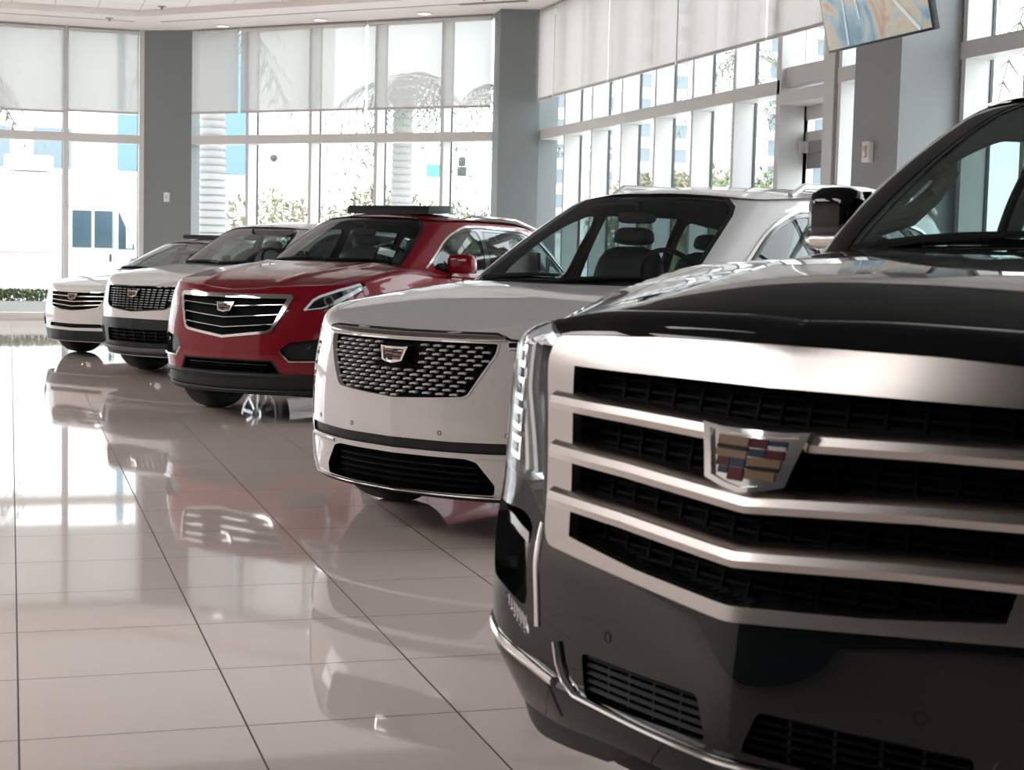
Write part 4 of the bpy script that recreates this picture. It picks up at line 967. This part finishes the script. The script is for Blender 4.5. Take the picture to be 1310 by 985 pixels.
# stepped shadow reveal along the soffit edge
for (a, b) in zip(P_[:-1], P_[1:]):
    a, b = Vector((*a, 0)), Vector((*b, 0)); t = (b - a).normalized(); n = Vector((t.y, -t.x, 0))
    q = [a + n * .55, b + n * .55, b + n * .58, a + n * .58]; tr.prism([(v.x, v.y) for v in q], 4.942, 4.951)
o = tr.build('trim_1', mat('reveal_grey', (.42, .40, .39), .8), smooth=False); o['kind'] = 'structure'
class Wall:
    """frame of a glazed wall: u along it, n outward, z up"""
    def __init__(s, o, d): s.o = Vector((*o, 0)); s.d = Vector((*d, 0)).normalized(); s.n = Vector((-s.d.y, s.d.x, 0)); s.M = Matrix(((s.d.x, s.n.x, 0, s.o.x), (s.d.y, s.n.y, 0, s.o.y), (0, 0, 1, 0), (0, 0, 0, 1)))
    def box(s, u0, u1, n0, n1, z0, z1): return MB().box(u0, u1, n0, n1, z0, z1, s.M)
TRZ0, TRZ1, SILL, HEAD = 3.036, 3.179, .13, 4.95
def window(name, W, u0, u1, fins, depth=.24, ends=True, fw=.055):
    """glazed bay: sill, transom and head rails, deep upright fins, panes at the outer edge"""
    f = W.box(u0, u1, 0, depth + .04, 0, SILL); f.box(u0, u1, 0, depth + .04, HEAD - .05, HEAD + .05, W.M)
    o = f.build(name, ALU, smooth=False); o['kind'] = 'structure'
    W.box(u0, u1, 0.0, depth, TRZ0, TRZ1).build('transom', ALU, o, smooth=False)
    for u in fins:
        W.box(u - fw / 2, u + fw / 2, .003, depth, SILL, HEAD - .05).build('mullion', ALU, o, smooth=False)
        W.box(u - fw / 2 - .012, u + fw / 2 + .012, depth, depth + .03, SILL, HEAD - .05).build('glazing_bead', mat('gasket_dark', (.05, .055, .06), .5), o, smooth=False)
    e = sorted([u0] + list(fins) + [u1])
    for a, b in zip(e[:-1], e[1:]):
        if b - a < .15: continue
        for z0, z1 in ((SILL, TRZ0), (TRZ1, HEAD - .05)): W.box(a + fw / 2, b - fw / 2, depth + .004, depth + .016, z0, z1).build('pane', PANE, o, smooth=False)
    return o
# back wall, corner wall and right wall with their windows
WB = Wall((2.19, 28.3), (-1, 0)); WB.n = Vector((0, 1, 0)); WB.M = Matrix(((-1, 0, 0, 2.19), (0, 1, 0, 28.3), (0, 0, 1, 0), (0, 0, 0, 1)))
window('window_1', WB, 0, 13.2, [.04] + [1.29 + 1.2 * k for k in range(10)], fw=.085)
WC = Wall((2.94, 27.83), (.70711, -.70711)); WC.n = Vector((.70711, .70711, 0)); WC.M = Matrix(((.70711, .70711, 0, 2.94), (-.70711, .70711, 0, 27.83), (0, 0, 1, 0), (0, 0, 0, 1)))
window('window_2', WC, 0, 5.80, [1.165, 2.43, 3.69, 4.91], fw=.06)
WR = Wall((7.58, 0), (0, 1)); WR.n = Vector((1, 0, 0)); WR.M = Matrix(((0, 1, 0, 7.58), (1, 0, 0, 0), (0, 0, 1, 0), (0, 0, 0, 1)))
window('window_3', WR, 15.16, 23.1, [21.93, 20.787, 19.668, 18.528, 17.39, 16.259, 15.21], fw=.06)
window('window_4', WR, 13.0, 13.94, [13.90, 13.04], fw=.06)
window('window_5', WR, -9., 11.85, [11.80] + [10.93 - 1.14 * k for k in range(18)], fw=.06)
# piers
GREY_DAYLIT = mat('daylit_grey_pier_paint', (.29, .31, .315), .6, bump=(60, .05))  # pier grey lightened to stand in for daylight falling on the right pier
def pier(name, poly, z1=4.95, m=None): return poly_obj(name, poly, 0, z1, m or GREY)
pier('wall_back_pier', [(2.19, 28.3), (2.94, 27.83), (3.1, 28.0), (3.05, 28.6), (2.19, 28.6)])
pier('wall_corner_pier', [(7.04, 23.73), (6.98, 23.2), (7.56, 23.02), (7.86, 23.02), (7.86, 23.75), (7.2, 23.9)])
pier('wall_right_pier', [(7.03, 11.86), (7.86, 11.86), (7.86, 13.0), (7.60, 13.0), (7.60, 12.62), (7.03, 12.62)], m=GREY_DAYLIT)
# solid parts of the room behind the viewer
poly_obj('wall_rear', [(TX0, TY0 - .2), (7.9, TY0 - .2), (7.9, TY0), (TX0, TY0)], 0, 5.05, mat('taupe_wall', (.16, .14, .13), .7, bump=(40, .05)))
poly_obj('wall_left', [(TX0 - .2, 3.4), (TX0, 3.4), (TX0, 28.6), (TX0 - .2, 28.6)], 0, 5.05, WALLP)
poly_obj('wall_left_front', [(TX0 - .2, TY0), (TX0 + .1, TY0), (TX0 + .1, 3.4), (TX0 - .2, 3.4)], 0, 5.05, mat('charcoal_wall', (.03, .03, .032), .7, bump=(40, .05)))
# entrance door bay between the fins and the pier
def entrance():
    X = 7.58; o = MB(); o.box(15.13, 15.22, 0, .32, 0, 4.9, WR.M); o.box(13.97, 14.17, -.02, .32, 0, 4.9, WR.M)
    d = o.build('door_1', ALU, smooth=False); d['kind'] = 'structure'
    B = lambda n, *a, m=ALU: WR.box(*a).build(n, m, d, smooth=False)
    B('transom', 14.17, 15.13, .05, .26, 3.10, 3.30); B('header_rail', 14.17, 15.13, -.02, .30, 2.92, 3.05); B('pane', 14.17, 15.13, .26, .272, 3.30, 4.9, m=PANE); B('mullion', 14.62, 14.66, .22, .27, 3.30, 4.9)
    DK = mat('door_frame_grey', (.30, .31, .315), .5)
    B('door_frame', 15.40, 15.52, .30, .40, 0, 2.92, m=DK); B('door_frame', 14.10, 14.17, .30, .40, 0, 2.92, m=DK); B('portal_side', 15.13, 15.52, .28, .33, 0, 2.92, m=ALU)
    B('header_rail', 14.17, 15.52, .30, .38, 2.78, 2.92); B('header_rail', 14.17, 15.52, .30, .40, 2.56, 2.66); B('pane', 14.17, 15.52, .335, .345, 2.66, 2.78, m=PANE)
    lf = B('door_leaf', 14.17, 15.40, .33, .37, 2.28, 2.44, m=DK)
    WR.box(15.26, 15.40, .33, .37, 0, 2.28).build('stile', DK, lf, smooth=False); WR.box(14.17, 14.30, .33, .37, 0, 2.28).build('stile', DK, lf, smooth=False); WR.box(14.30, 15.26, .345, .352, .2, 2.28).build('pane', PANE, lf, smooth=False)
    WR.box(15.20, 15.24, .27, .30, .9, 1.5).build('pull_handle', CHROME, lf, smooth=False)
    B('closer_box', 15.08, 15.48, .22, .33, 2.44, 2.56, m=ALU)
    B('head_panel', 14.17, 15.06, .30, .36, 2.44, 2.56, m=DK)
entrance()
# ---------------------------------------------------------------- roller shades
def shade(W, u0, u1, zb, m, label, group, n=-.035):
    q = MB(); k = 8
    V = [(W.M @ Vector((u0 + (u1 - u0) * i / k, n + .004 * math.sin(i * 2.1), z))) for i in range(k + 1) for z in (zb, HEAD - .005)]
    q.add([tuple(v) for v in V], [(2 * i, 2 * i + 2, 2 * i + 3, 2 * i + 1) for i in range(k)])
    o = q.build('roller_blind', m, None); tag(o, label, 'blind', group)
    W.box(u0 + .005, u1 - .005, n - .012, n + .012, zb - .03, zb + .004).build('hem_bar', mat('hem_grey', (.50, .48, .47), .6), o, smooth=False)
    t = MB().tube([tuple(W.M @ Vector((u0 + .01, n + .02, HEAD - .05))), tuple(W.M @ Vector((u1 - .01, n + .02, HEAD - .05)))], .03, 10); t.build('roller_tube', ALU, o)
    return o
G = 'roller shades over the upper windows'
names = ['pale roller shade beside the left grey pier', 'pale roller shade at the left edge of the photo']
shade(WB, .09, 1.262, 3.56, SHADE, names[0], G); shade(WB, 1.315, 3.7, 3.53, SHADE, names[1], G)
for i in range(4): shade(WB, 3.75 + 2.4 * i, 6.1 + 2.4 * i, 3.53, SHADE, 'pale roller shade on the back windows left of the photo', G)
shade(WC, .03, 1.0, 3.57, SHADE, 'narrow pale roller shade right of the left grey pier', G); shade(WC, 1.05, 3.50, 3.57, SHADE, 'wide see-through roller shade, middle of the three corner shades', G); shade(WC, 3.545, 5.78, 3.57, SHADE, 'wide roller shade beside the middle grey pier with palm showing through', G)
uu = [23.03, 22.30, 20.08, 17.78, 15.41]; lab = ['narrow beige roller shade right of the middle grey pier', 'beige roller shade on the right wall, second from the middle pier', 'beige roller shade on the right wall, third from the middle pier', 'wide beige roller shade on the right wall, fourth from the middle pier']
for i in range(4): shade(WR, uu[i + 1] + .02, uu[i] - .02, 3.635, SHADE2, lab[i], G, -.05)
shade(WR, 13.98, 15.39, 3.635, SHADE2, 'beige roller shade partly behind the hanging screen', G, -.05)
# ---------------------------------------------------------------- small fittings
t = thing('light_switch', 'small white switch plate on the left grey pier', 'switch', (2.56, 28.055, 2.12))
Mz = Matrix.Rotation(math.radians(-32), 4, 'Z')
MB().box(-.05, .05, -.03, .05, -.06, .10, Mz).build('plate', mat('switch_white', (.75, .74, .73), .4), t, bevel=.006); MB().box(-.018, .018, -.045, -.028, -.01, .05, Mz).build('rocker', mat('switch_rocker', (.55, .55, .54), .4), t, bevel=.004)
t = thing('alarm_strobe', 'white wall alarm with red lens on the right grey pier', 'alarm', (7.028, 12.30, 2.27))
MB().box(-.05, .0, -.06, .06, -.09, .09).build('housing', mat('switch_white', (.75, .74, .73)), t, bevel=.008); MB().box(-.066, -.05, -.03, .03, -.05, .05).build('lens', mat('strobe_lens', (.55, .40, .36), .2), t, bevel=.004)
for i, ((x, y), lb) in enumerate(zip([(3.353, 27.055), (4.706, 25.58), (6.048, 24.168)], ['round recessed ceiling light above the narrow corner shade', 'round recessed ceiling light above the middle corner shade', 'round recessed ceiling light nearest the middle grey pier'])):
    t = thing('ceiling_light', lb, 'ceiling light', (x, y, 4.95), 0, 'recessed lights in the soffit')
    MB().lathe([(-.012, .13), (-.014, .105), (.0, .10), (.001, .13)], 28, 'z').build('trim_ring', mat('fitting_white', (.8, .8, .79), .5), t)
    MB().lathe([(-.006, .0), (-.006, .102)], 24, 'z').build('lamp_disc', mat('lamp_glow', (.9, .9, .88), .4, emit=(1, .97, .93), es=2.2), t)
for (x, y, z), lb in (((1.534, 27.0, 4.95), 'small sprinkler head on the soffit left of the left pier'), ((2.273, 26.0, 5.05), 'small sprinkler head on the ceiling panels above the left pier')):
    t = thing('ceiling_sprinkler', lb, 'sprinkler', (x, y, z)); MB().lathe([(.0, .07), (-.012, .06), (-.02, .02)], 20, 'z').build('escutcheon', mat('dull_metal', (.4, .4, .39), .4, 1.), t); MB().lathe([(-.02, .012), (-.05, .012), (-.055, .035), (-.06, .0)], 12, 'z').build('nozzle', mat('dull_metal', (.4, .4, .39)), t)
t = thing('ceiling_air_slot', 'grey linear air slot in the soffit near the middle pier', 'vent', (6.55, 22.8, 4.949))
MB().box(-.05, .05, -.75, .35, -.012, .0, Matrix.Rotation(math.radians(45), 4, 'Z')).build('grille', mat('slot_grey', (.22, .22, .22), .6), t, smooth=False)
# ---------------------------------------------------------------- hanging screen
def screen_mat():
    m = bpy.data.materials.new('screen_picture'); m.use_nodes = True; nt = m.node_tree; L = nt.links.new; b = nt.nodes['Principled BSDF']
    tc = nt.nodes.new('ShaderNodeTexCoord'); mp = nt.nodes.new('ShaderNodeMapping'); mp.inputs['Scale'].default_value = (2.2, 2.2, 2.2); mp.inputs['Location'].default_value = (.7, .3, 1.9); L(tc.outputs['Object'], mp.inputs[0])
    n = nt.nodes.new('ShaderNodeTexNoise'); n.inputs['Scale'].default_value = 1.1; n.inputs['Detail'].default_value = 3; n.inputs['Distortion'].default_value = .8; L(mp.outputs[0], n.inputs['Vector'])
    r = nt.nodes.new('ShaderNodeValToRGB'); cs = [(.0, (.03, .10, .17)), (.40, (.07, .20, .30)), (.49, (.25, .36, .42)), (.55, (.50, .42, .28)), (.61, (.45, .22, .13)), (.70, (.14, .22, .28)), (1., (.6, .62, .62))]
    e = r.color_ramp.elements
    while len(e) < len(cs): e.new(.5)
    for x, (p, c) in zip(e, cs): x.position = p; x.color = (*c, 1)
    L(n.outputs['Fac'], r.inputs[0]); L(r.outputs[0], b.inputs['Emission Color']); b.inputs['Emission Strength'].default_value = .55; b.inputs['Base Color'].default_value = (.02, .02, .02, 1); b.inputs['Roughness'].default_value = .15; return m
t = thing('television_screen', 'large flat screen on the right grey pier with blue and orange picture', 'screen', (6.2, 10.80, 2.97))
Mt = Matrix.Rotation(math.radians(-14), 4, 'Y')
MB().box(0, .05, -.765, .765, 0, .88, Mt).build('casing', mat('screen_black', (.02, .022, .025), .3), t, bevel=.008)
pic = MB().box(-.004, .002, -.745, .745, .02, .86, Mt).build('picture', screen_mat(), t, smooth=False)
for pts, w in (([(-.006, .42, .03), (-.006, .40, .45), (-.006, .43, .86)], .02), ([(-.006, -.60, .03), (-.006, -.35, .25), (-.006, -.1, .55), (-.006, .1, .86)], .028), ([(-.006, .2, .20), (-.006, .22, .38), (-.006, .30, .60)], .016)):
    MB().tube([tuple(Mt @ Vector(p)) for p in pts], w * .5, 6).build('picture_line', mat('screen_pale', (.5, .55, .57), .4, emit=(.55, .6, .62), es=.6), pic)
MB().tube([tuple(Mt @ Vector((-.006, -.60 + .04 * math.cos(a), .36 + .05 * math.sin(a)))) for a in np.linspace(0, 2 * math.pi, 17)], .008, 6, False).build('picture_ring', mat('screen_pale', (.5, .55, .57)), pic)
MB().tube([(.06, .9, .45), (.35, 1.3, .48), (.84, 1.35, .48)], .035, 10).build('wall_bracket', mat('screen_black', (.02, .022, .025)), t)
# ---------------------------------------------------------------- outdoors
CONC = mat('bright_concrete', (.66, .65, .63), .9, bump=(4, .1)); STUC = mat('white_stucco', (.78, .77, .75), .9); BLUE = mat('blue_facade', (.13, .22, .28), .6); WIN = mat('far_glass', (.16, .20, .23), .3); VANGL = mat('van_glass', (.07, .11, .14), .15)
poly_obj('ground', [(-40, -40), (120, -40), (120, 180), (-40, 180)], -.4, -.13, CONC)
def leafball(name, c, r, n, m, size=.12, flat=1., parent=None):
    V = []; F = []
    for i in range(n):
        d = RNG.normal(size=3); d /= np.linalg.norm(d); p = np.array(c) + d * np.array([r, r, r * flat]) * RNG.uniform(.5, 1) ** .5
        a = RNG.normal(size=3); a /= np.linalg.norm(a); b = np.cross(a, d); b /= max(np.linalg.norm(b), 1e-6); s = size * RNG.uniform(.6, 1.3); k = len(V)
        V += [p - a * s, p + b * s * .35, p + a * s, p - b * s * .35]; F.append((k, k + 1, k + 2, k + 3))
    return link(name, mesh(name, V, F, smooth=False), m, parent)
LEAF = mat('leaf_green', (.09, .13, .05), .6, vary=(3., (.17, .19, .09))); LEAFD = mat('leaf_dry', (.20, .165, .10), .7, vary=(2., (.13, .14, .075))); FROND = mat('palm_frond', (.07, .09, .055), .6, vary=(2., (.13, .14, .09))); BARK = mat('palm_bark', (.30, .29, .285), .9, bump=(12, .6))
def palm(x, y, h, r, label, crown=1.9, n=18, lean=0.):
    t = thing('palm_tree', label, 'tree', (x, y, -.13), 0, 'palms outside the windows')
    prof = []
    for i in range(int(h / .16)):
        z = i * .16; k = r * (1.12 - .25 * z / h); prof += [(z, k * 1.08), (z + .10, k * 1.04), (z + .13, k * .92)]
    o = MB().lathe(prof, 16, 'z'); o.build('trunk', BARK, t, sharp=60)
    for i in range(n):
        az = 2 * math.pi * i / n + RNG.uniform(-.15, .15); el = RNG.uniform(-.35, .95); V = []; F = []; pts = []
        p = np.array([0, 0, h]); d = np.array([math.cos(az) * math.cos(el), math.sin(az) * math.cos(el), math.sin(el)]); sd = np.array([-math.sin(az), math.cos(az), 0])
        for k in range(13):
            f = k / 12; q = p + d * crown * f + np.array([0, 0, -1]) * crown * 1.0 * f * f; pts.append(q)
        for k in range(1, 13):
            q = pts[k]; tg = pts[k] - pts[k - 1]; tg /= np.linalg.norm(tg); w = crown * .33 * math.sin(math.pi * min(1, .12 + .85 * k / 12)) + .05
            for s in (1, -1):
                e = q + (sd * s * .8 + tg * .55) * w + np.array([0, 0, -.35 * w]); b = len(V); h2 = tg * .028
                V += [q - h2, q + h2, e]; F.append((b, b + 1, b + 2))
        b = len(V)
        for q in pts: V += [q + sd * .012, q - sd * .012]
        F += [(b + 2 * k, b + 2 * k + 2, b + 2 * k + 3, b + 2 * k + 1) for k in range(12)]
        link('frond', mesh('frond', V, F, smooth=False), FROND, t)
    return t
palm(4.15, 35., 6.4, .27, 'palm with thick ringed trunk right of the left grey pier', 2.2)
palm(8.55, 36., 5.15, .24, 'palm with drooping fronds behind the middle corner windows', 2.3, 26)
palm(-.95, 31.4, 4.4, .2, 'palm fronds hanging at the left edge above the van', 1.7)
palm(13.2, 43.2, 5.8, .22, 'palm behind the window beside the middle grey pier', 2.2)
palm(19.2, 40.8, 6.9, .22, 'palm seen past the right wall above the pale fins', 2.4)
palm(14.6, 20.4, 6.2, .22, 'palm outside the right window behind the black car', 2.0)
def shrub(x, y, z, w, h, n, m, label, g='shrubs outside the windows', size=.14, name='shrub'):
    t = thing(name, label, 'plant', (x, y, -.13), 0, g)
    for i in range(max(1, int(w / .8))):
        leafball('foliage', (RNG.uniform(-w / 2, w / 2), RNG.uniform(-.3, .3), z + h * .5 + RNG.uniform(-.1, .1)), h * .55, n, m, size, 1., t)
    st = MB()
    for i in range(5): a = RNG.uniform(0, 6.3); st.tube([(.05 * math.cos(a), .05 * math.sin(a), 0), (.25 * math.cos(a), .2 * math.sin(a), z + h * .45)], .025, 5)
    st.build('stem', mat('twig_brown', (.16, .12, .08), .9), t)
shrub(5.6, 40, .3, 1.2, 2.6, 1248, LEAFD, 'thin dry tree seen below the blue building', size=0.096)
shrub(7.3, 43, .3, 1.4, 2.4, 1152, LEAFD, 'pale dry shrub left of centre behind corner windows', size=0.096)
shrub(10.2, 49.5, .6, 2., 2.9, 1440, LEAFD, 'dry brown shrub left of the drooping palm', size=0.107)
shrub(10.0, 40, .2, 1.6, 2.4, 1536, LEAF, 'green shrub right of the drooping palm trunk', size=0.103)
shrub(12.7, 45.2, .2, 2.2, 2.7, 1824, LEAF, 'wide green shrub beside the middle grey pier', size=0.103)
shrub(24.6, 53, .5, 2.6, 4., 1536, LEAF, 'green tree seen past the right-hand fins', size=0.156)
shrub(31., 73, .5, 4., 5., 1248, LEAFD, 'distant tree seen between the middle fins', size=0.216)
shrub(12.3, 18.3, .2, 1.2, 1.6, 1248, LEAFD, 'shrub seen through the windscreen of the black car', size=0.073)
# low hedge in front of the van
t = thing('clipped_hedge', 'low clipped green hedge outside the left window', 'hedge', (0, 29.35, -.13))
MB().box(-9.5, 2.0, -.25, .28, 0, .42).build('kerb_wall', STUC, t, smooth=False)
V = []; F = []
for i in range(5200):
    p = np.array([RNG.uniform(-4., 2.), RNG.uniform(-.24, .24), .40 + .22 * RNG.uniform(0, 1) ** .7]); a = RNG.normal(size=3); a /= np.linalg.norm(a); b = np.cross(a, RNG.normal(size=3)); b /= np.linalg.norm(b); s = RNG.uniform(.025, .05); k = len(V)
    V += [p - a * s, p + b * s * .5, p + a * s, p - b * s * .5]; F.append((k, k + 1, k + 2, k + 3))
f = link('foliage', mesh('foliage', V, F, smooth=False), LEAF, t); f['kind'] = 'stuff'
# white van
def van():
    t = thing('delivery_van', 'big white van parked outside the left windows', 'van', (0, 34.2, -.13))
    VW = mat('van_white', (.80, .80, .80), .35, 0, .4)
    pr = [(-4.4, .35), (2.62, .35), (2.95, .55), (3.0, 1.05), (2.85, 1.22), (2.50, 1.40), (2.05, 2.35), (1.6, 2.72), (1.0, 2.86), (-4.3, 2.9), (-4.45, 2.7)]
    Mv = Matrix.Rotation(math.radians(90), 4, 'X')
    MB().prism(pr, -2.0, 0, Mv).build('body', VW, t, bevel=.04, sharp=35)
    for (x0, x1) in ((1.22, 1.60), (1.66, 2.02)): MB().box(x0, x1, -.02, .02, 1.36, 2.12).build('side_window', VANGL, t, bevel=.006)
    MB().prism([(2.14, 1.34), (2.46, 1.34), (2.46, 1.42), (2.14, 2.14)], -.02, .012, Mv).build('cab_window', VANGL, t)
    MB().box(1.14, 2.07, -.012, .01, 2.20, 2.215).build('roof_gutter', mat('van_grey', (.4, .4, .4), .5), t, smooth=False); MB().box(2.04, 2.06, -.012, .01, .4, 2.2).build('door_gap', mat('van_grey', (.4, .4, .4)), t, smooth=False)
    MB().box(1.96, 2.0, -.04, .0, 1.08, 1.24).build('door_handle', mat('van_dark', (.06, .06, .07), .4), t, smooth=False)
    MB().box(2.28, 2.40, -.32, -.10, 1.36, 1.82).build('wing_mirror', VW, t, bevel=.02)
    MB().box(-.12, .85, .2, 1.5, 2.9, 3.22).build('roof_unit', VW, t, bevel=.06)
    MB().box(-4.3, 1.0, -.006, .0, 1.22, 1.24).build('side_stripe', mat('van_stripe', (.55, .30, .28), .5), t, smooth=False)
    for x in (-3.2, 2.05):
        o = MB().lathe([(-.12, .2), (-.12, .34), (.12, .34), (.12, .2)], 28, 'x', Matrix.Translation((x, .06, .34)) @ Matrix.Rotation(math.radians(90), 4, 'Z')); w = o.build('wheel', RUBBER, t); MB().lathe([(-.10, .0), (-.125, .05), (-.10, .2)], 24, 'x', Matrix.Translation((x, .06, .34)) @ Matrix.Rotation(math.radians(90), 4, 'Z')).build('rim', ALLOY, w)
van()
def building(name, label, x, y, parts, wins, cat='building'):
    t = thing(name, label, cat, (x, y, -.13))
    for n, b, m in parts: MB().box(*b).build(n, m, t, smooth=False)
    for b in wins: MB().box(*b).build('window', WIN, t, smooth=False)
    return t
building('apartment_building', 'white and blue building behind the left grey pier', 3., 60., [('wall', (-6, 8.6, 0, 10, 0, 14), STUC), ('blue_panel', (.7, 3.05, -.1, .1, 4.1, 6.1), BLUE), ('blue_panel', (2.8, 4.75, -.1, .1, 4.1, 5.9), BLUE), ('blue_panel', (4.55, 5.35, -.25, .1, 4.1, 14), BLUE), ('blue_panel', (.72, .95, -.1, .1, 6.3, 9), BLUE), ('balcony_slab', (-4, 4.7, -.5, .1, 3.85, 4.05), STUC)],
         [(1.55, 2.1, -.06, .05, 6.35, 6.75), (1.45, 2.2, -.06, .05, 7.3, 7.75), (3.6, 4.2, -.06, .05, 6.45, 6.75), (3.6, 4.2, -.06, .05, 7.1, 7.4), (-2.2, -.9, -.06, .05, 3., 5.5), (-4.5, -3, -.06, .05, 3., 5.5), (3., 4.6, -.06, .05, 3.0, 3.5), (3., 4.6, -.06, .05, 2.2, 2.7)])
b = building('apartment_tower', 'pale tower with rows of windows seen through the right wall', 62., 160., [('wall', (-9, 9, 0, 12, 0, 40), STUC)] + [('balcony_slab', (-9, 9, -.8, 0, 3 + 2.6 * k, 3.35 + 2.6 * k), STUC) for k in range(13)], [(-8 + 4.2 * j, -5.4 + 4.2 * j, -.1, .1, 3.7 + 2.6 * k, 5.1 + 2.6 * k) for k in range(13) for j in range(4)])
building('apartment_tower', 'pale balconied tower seen above the entrance door', 46., 86., [('wall', (-4, 8, 0, 10, 0, 30), STUC)] + [('balcony_slab', (-4.4, 8, -.8, 0, 2.6 + 1.5 * k, 2.85 + 1.5 * k), STUC) for k in range(16)], [(-3.6 + 3 * j, -1.4 + 3 * j, -.1, .1, 3. + 1.5 * k, 3.9 + 1.5 * k) for k in range(16) for j in range(3)])
# traffic signal and signs beyond the junction
t = thing('traffic_light', 'dark hanging traffic signal behind the window by the middle pier', 'traffic light', (13.85, 50., 3.75))
MB().box(-.14, .14, -.1, .1, 0, .3).build('signal_head', mat('signal_dark', (.05, .05, .055), .5), t, bevel=.02); MB().box(-.1, .1, -.1, .1, .32, .6).build('signal_head', mat('signal_dark', (.05, .05, .055)), t, bevel=.02); MB().tube([(0, 0, .6), (0, 0, .9), (6, 0, 1.), (6, 0, -3.88)], .06, 8).build('mast', ALU, t)
t = thing('street_sign', 'small pale blue street sign behind the corner windows', 'sign', (14.3, 55., -.13)); MB().box(-.35, .35, 0, .04, 4.05, 4.5).build('plate', mat('sign_blue', (.10, .32, .38), .5), t, smooth=False); MB().tube([(0, .05, 0), (0, .05, 4.4)], .05, 8).build('post', ALU, t)
t = thing('lamp_post', 'thin lamp post right of the blue building', 'lamp post', (7.8, 50., -.13)); MB().tube([(0, 0, 0), (0, 0, 4.15)], [.06, .04], 8).build('pole', ALU, t); MB().lathe([(4.1, .05), (4.2, .13), (4.3, .10), (4.33, .0)], 14, 'z').build('lamp_head', mat('signal_dark', (.05, .05, .055)), t)
# ---------------------------------------------------------------- the cars
escalade(); xt6(); xt5(); xt4(); cts()
# ---------------------------------------------------------------- light
w = bpy.data.worlds.new('World'); SC.world = w; w.use_nodes = True; nt = w.node_tree; bg = nt.nodes['Background']
bg.inputs[0].default_value = (.93, .97, 1., 1); bg.inputs[1].default_value = 4.3
def area(name, loc, rot, sx, sy, power, col=(1, .965, .94)):
    l = bpy.data.lights.new(name, 'AREA'); l.shape = 'RECTANGLE'; l.size = sx; l.size_y = sy; l.energy = power; l.color = col
    o = bpy.data.objects.new(name, l); COL.objects.link(o); o.location = loc; o.rotation_euler = rot; return o
for x in (-8.3, -5.5):
    for y in (5, 11, 17): area('ceiling_fill', (x, y, 5.03), (0, 0, 0), 2.5, 4.2, 175)  # added fill panels out of view, brightening the floor and car fronts
SC.view_settings.view_transform = 'Standard'; SC.view_settings.look = 'None'; SC.view_settings.exposure = .25; SC.view_settings.gamma = 1.; SC.view_settings.use_curve_mapping = False
SC.cycles.max_bounces = 10; SC.cycles.transparent_max_bounces = 24; SC.cycles.glossy_bounces = 6; SC.cycles.diffuse_bounces = 5; SC.cycles.use_denoising = True
SC.cycles.caustics_reflective = False; SC.cycles.caustics_refractive = False; SC.cycles.sample_clamp_indirect = 6.
# ---------------------------------------------------------------- camera
F_PX = 2050.; yaw, pitch, roll = .3045, .08224, .0244
fwd = Vector((math.sin(yaw) * math.cos(pitch), math.cos(yaw) * math.cos(pitch), -math.sin(pitch))); rt = Vector((math.cos(yaw), -math.sin(yaw), 0)); up = rt.cross(fwd)
r2 = rt * math.cos(roll) + up * math.sin(roll); u2 = up * math.cos(roll) - rt * math.sin(roll)
cd = bpy.data.cameras.new('camera'); co = bpy.data.objects.new('camera', cd); COL.objects.link(co)
co.matrix_world = Matrix(((r2.x, u2.x, -fwd.x, 0), (r2.y, u2.y, -fwd.y, 0), (r2.z, u2.z, -fwd.z, 1.335), (0, 0, 0, 1)))
cd.sensor_width = 36.; cd.lens = F_PX / 1310 * 36; cd.clip_start = .05; cd.clip_end = 600
cd.dof.use_dof = True; cd.dof.focus_distance = 8.2; cd.dof.aperture_fstop = 9.
SC.camera = co
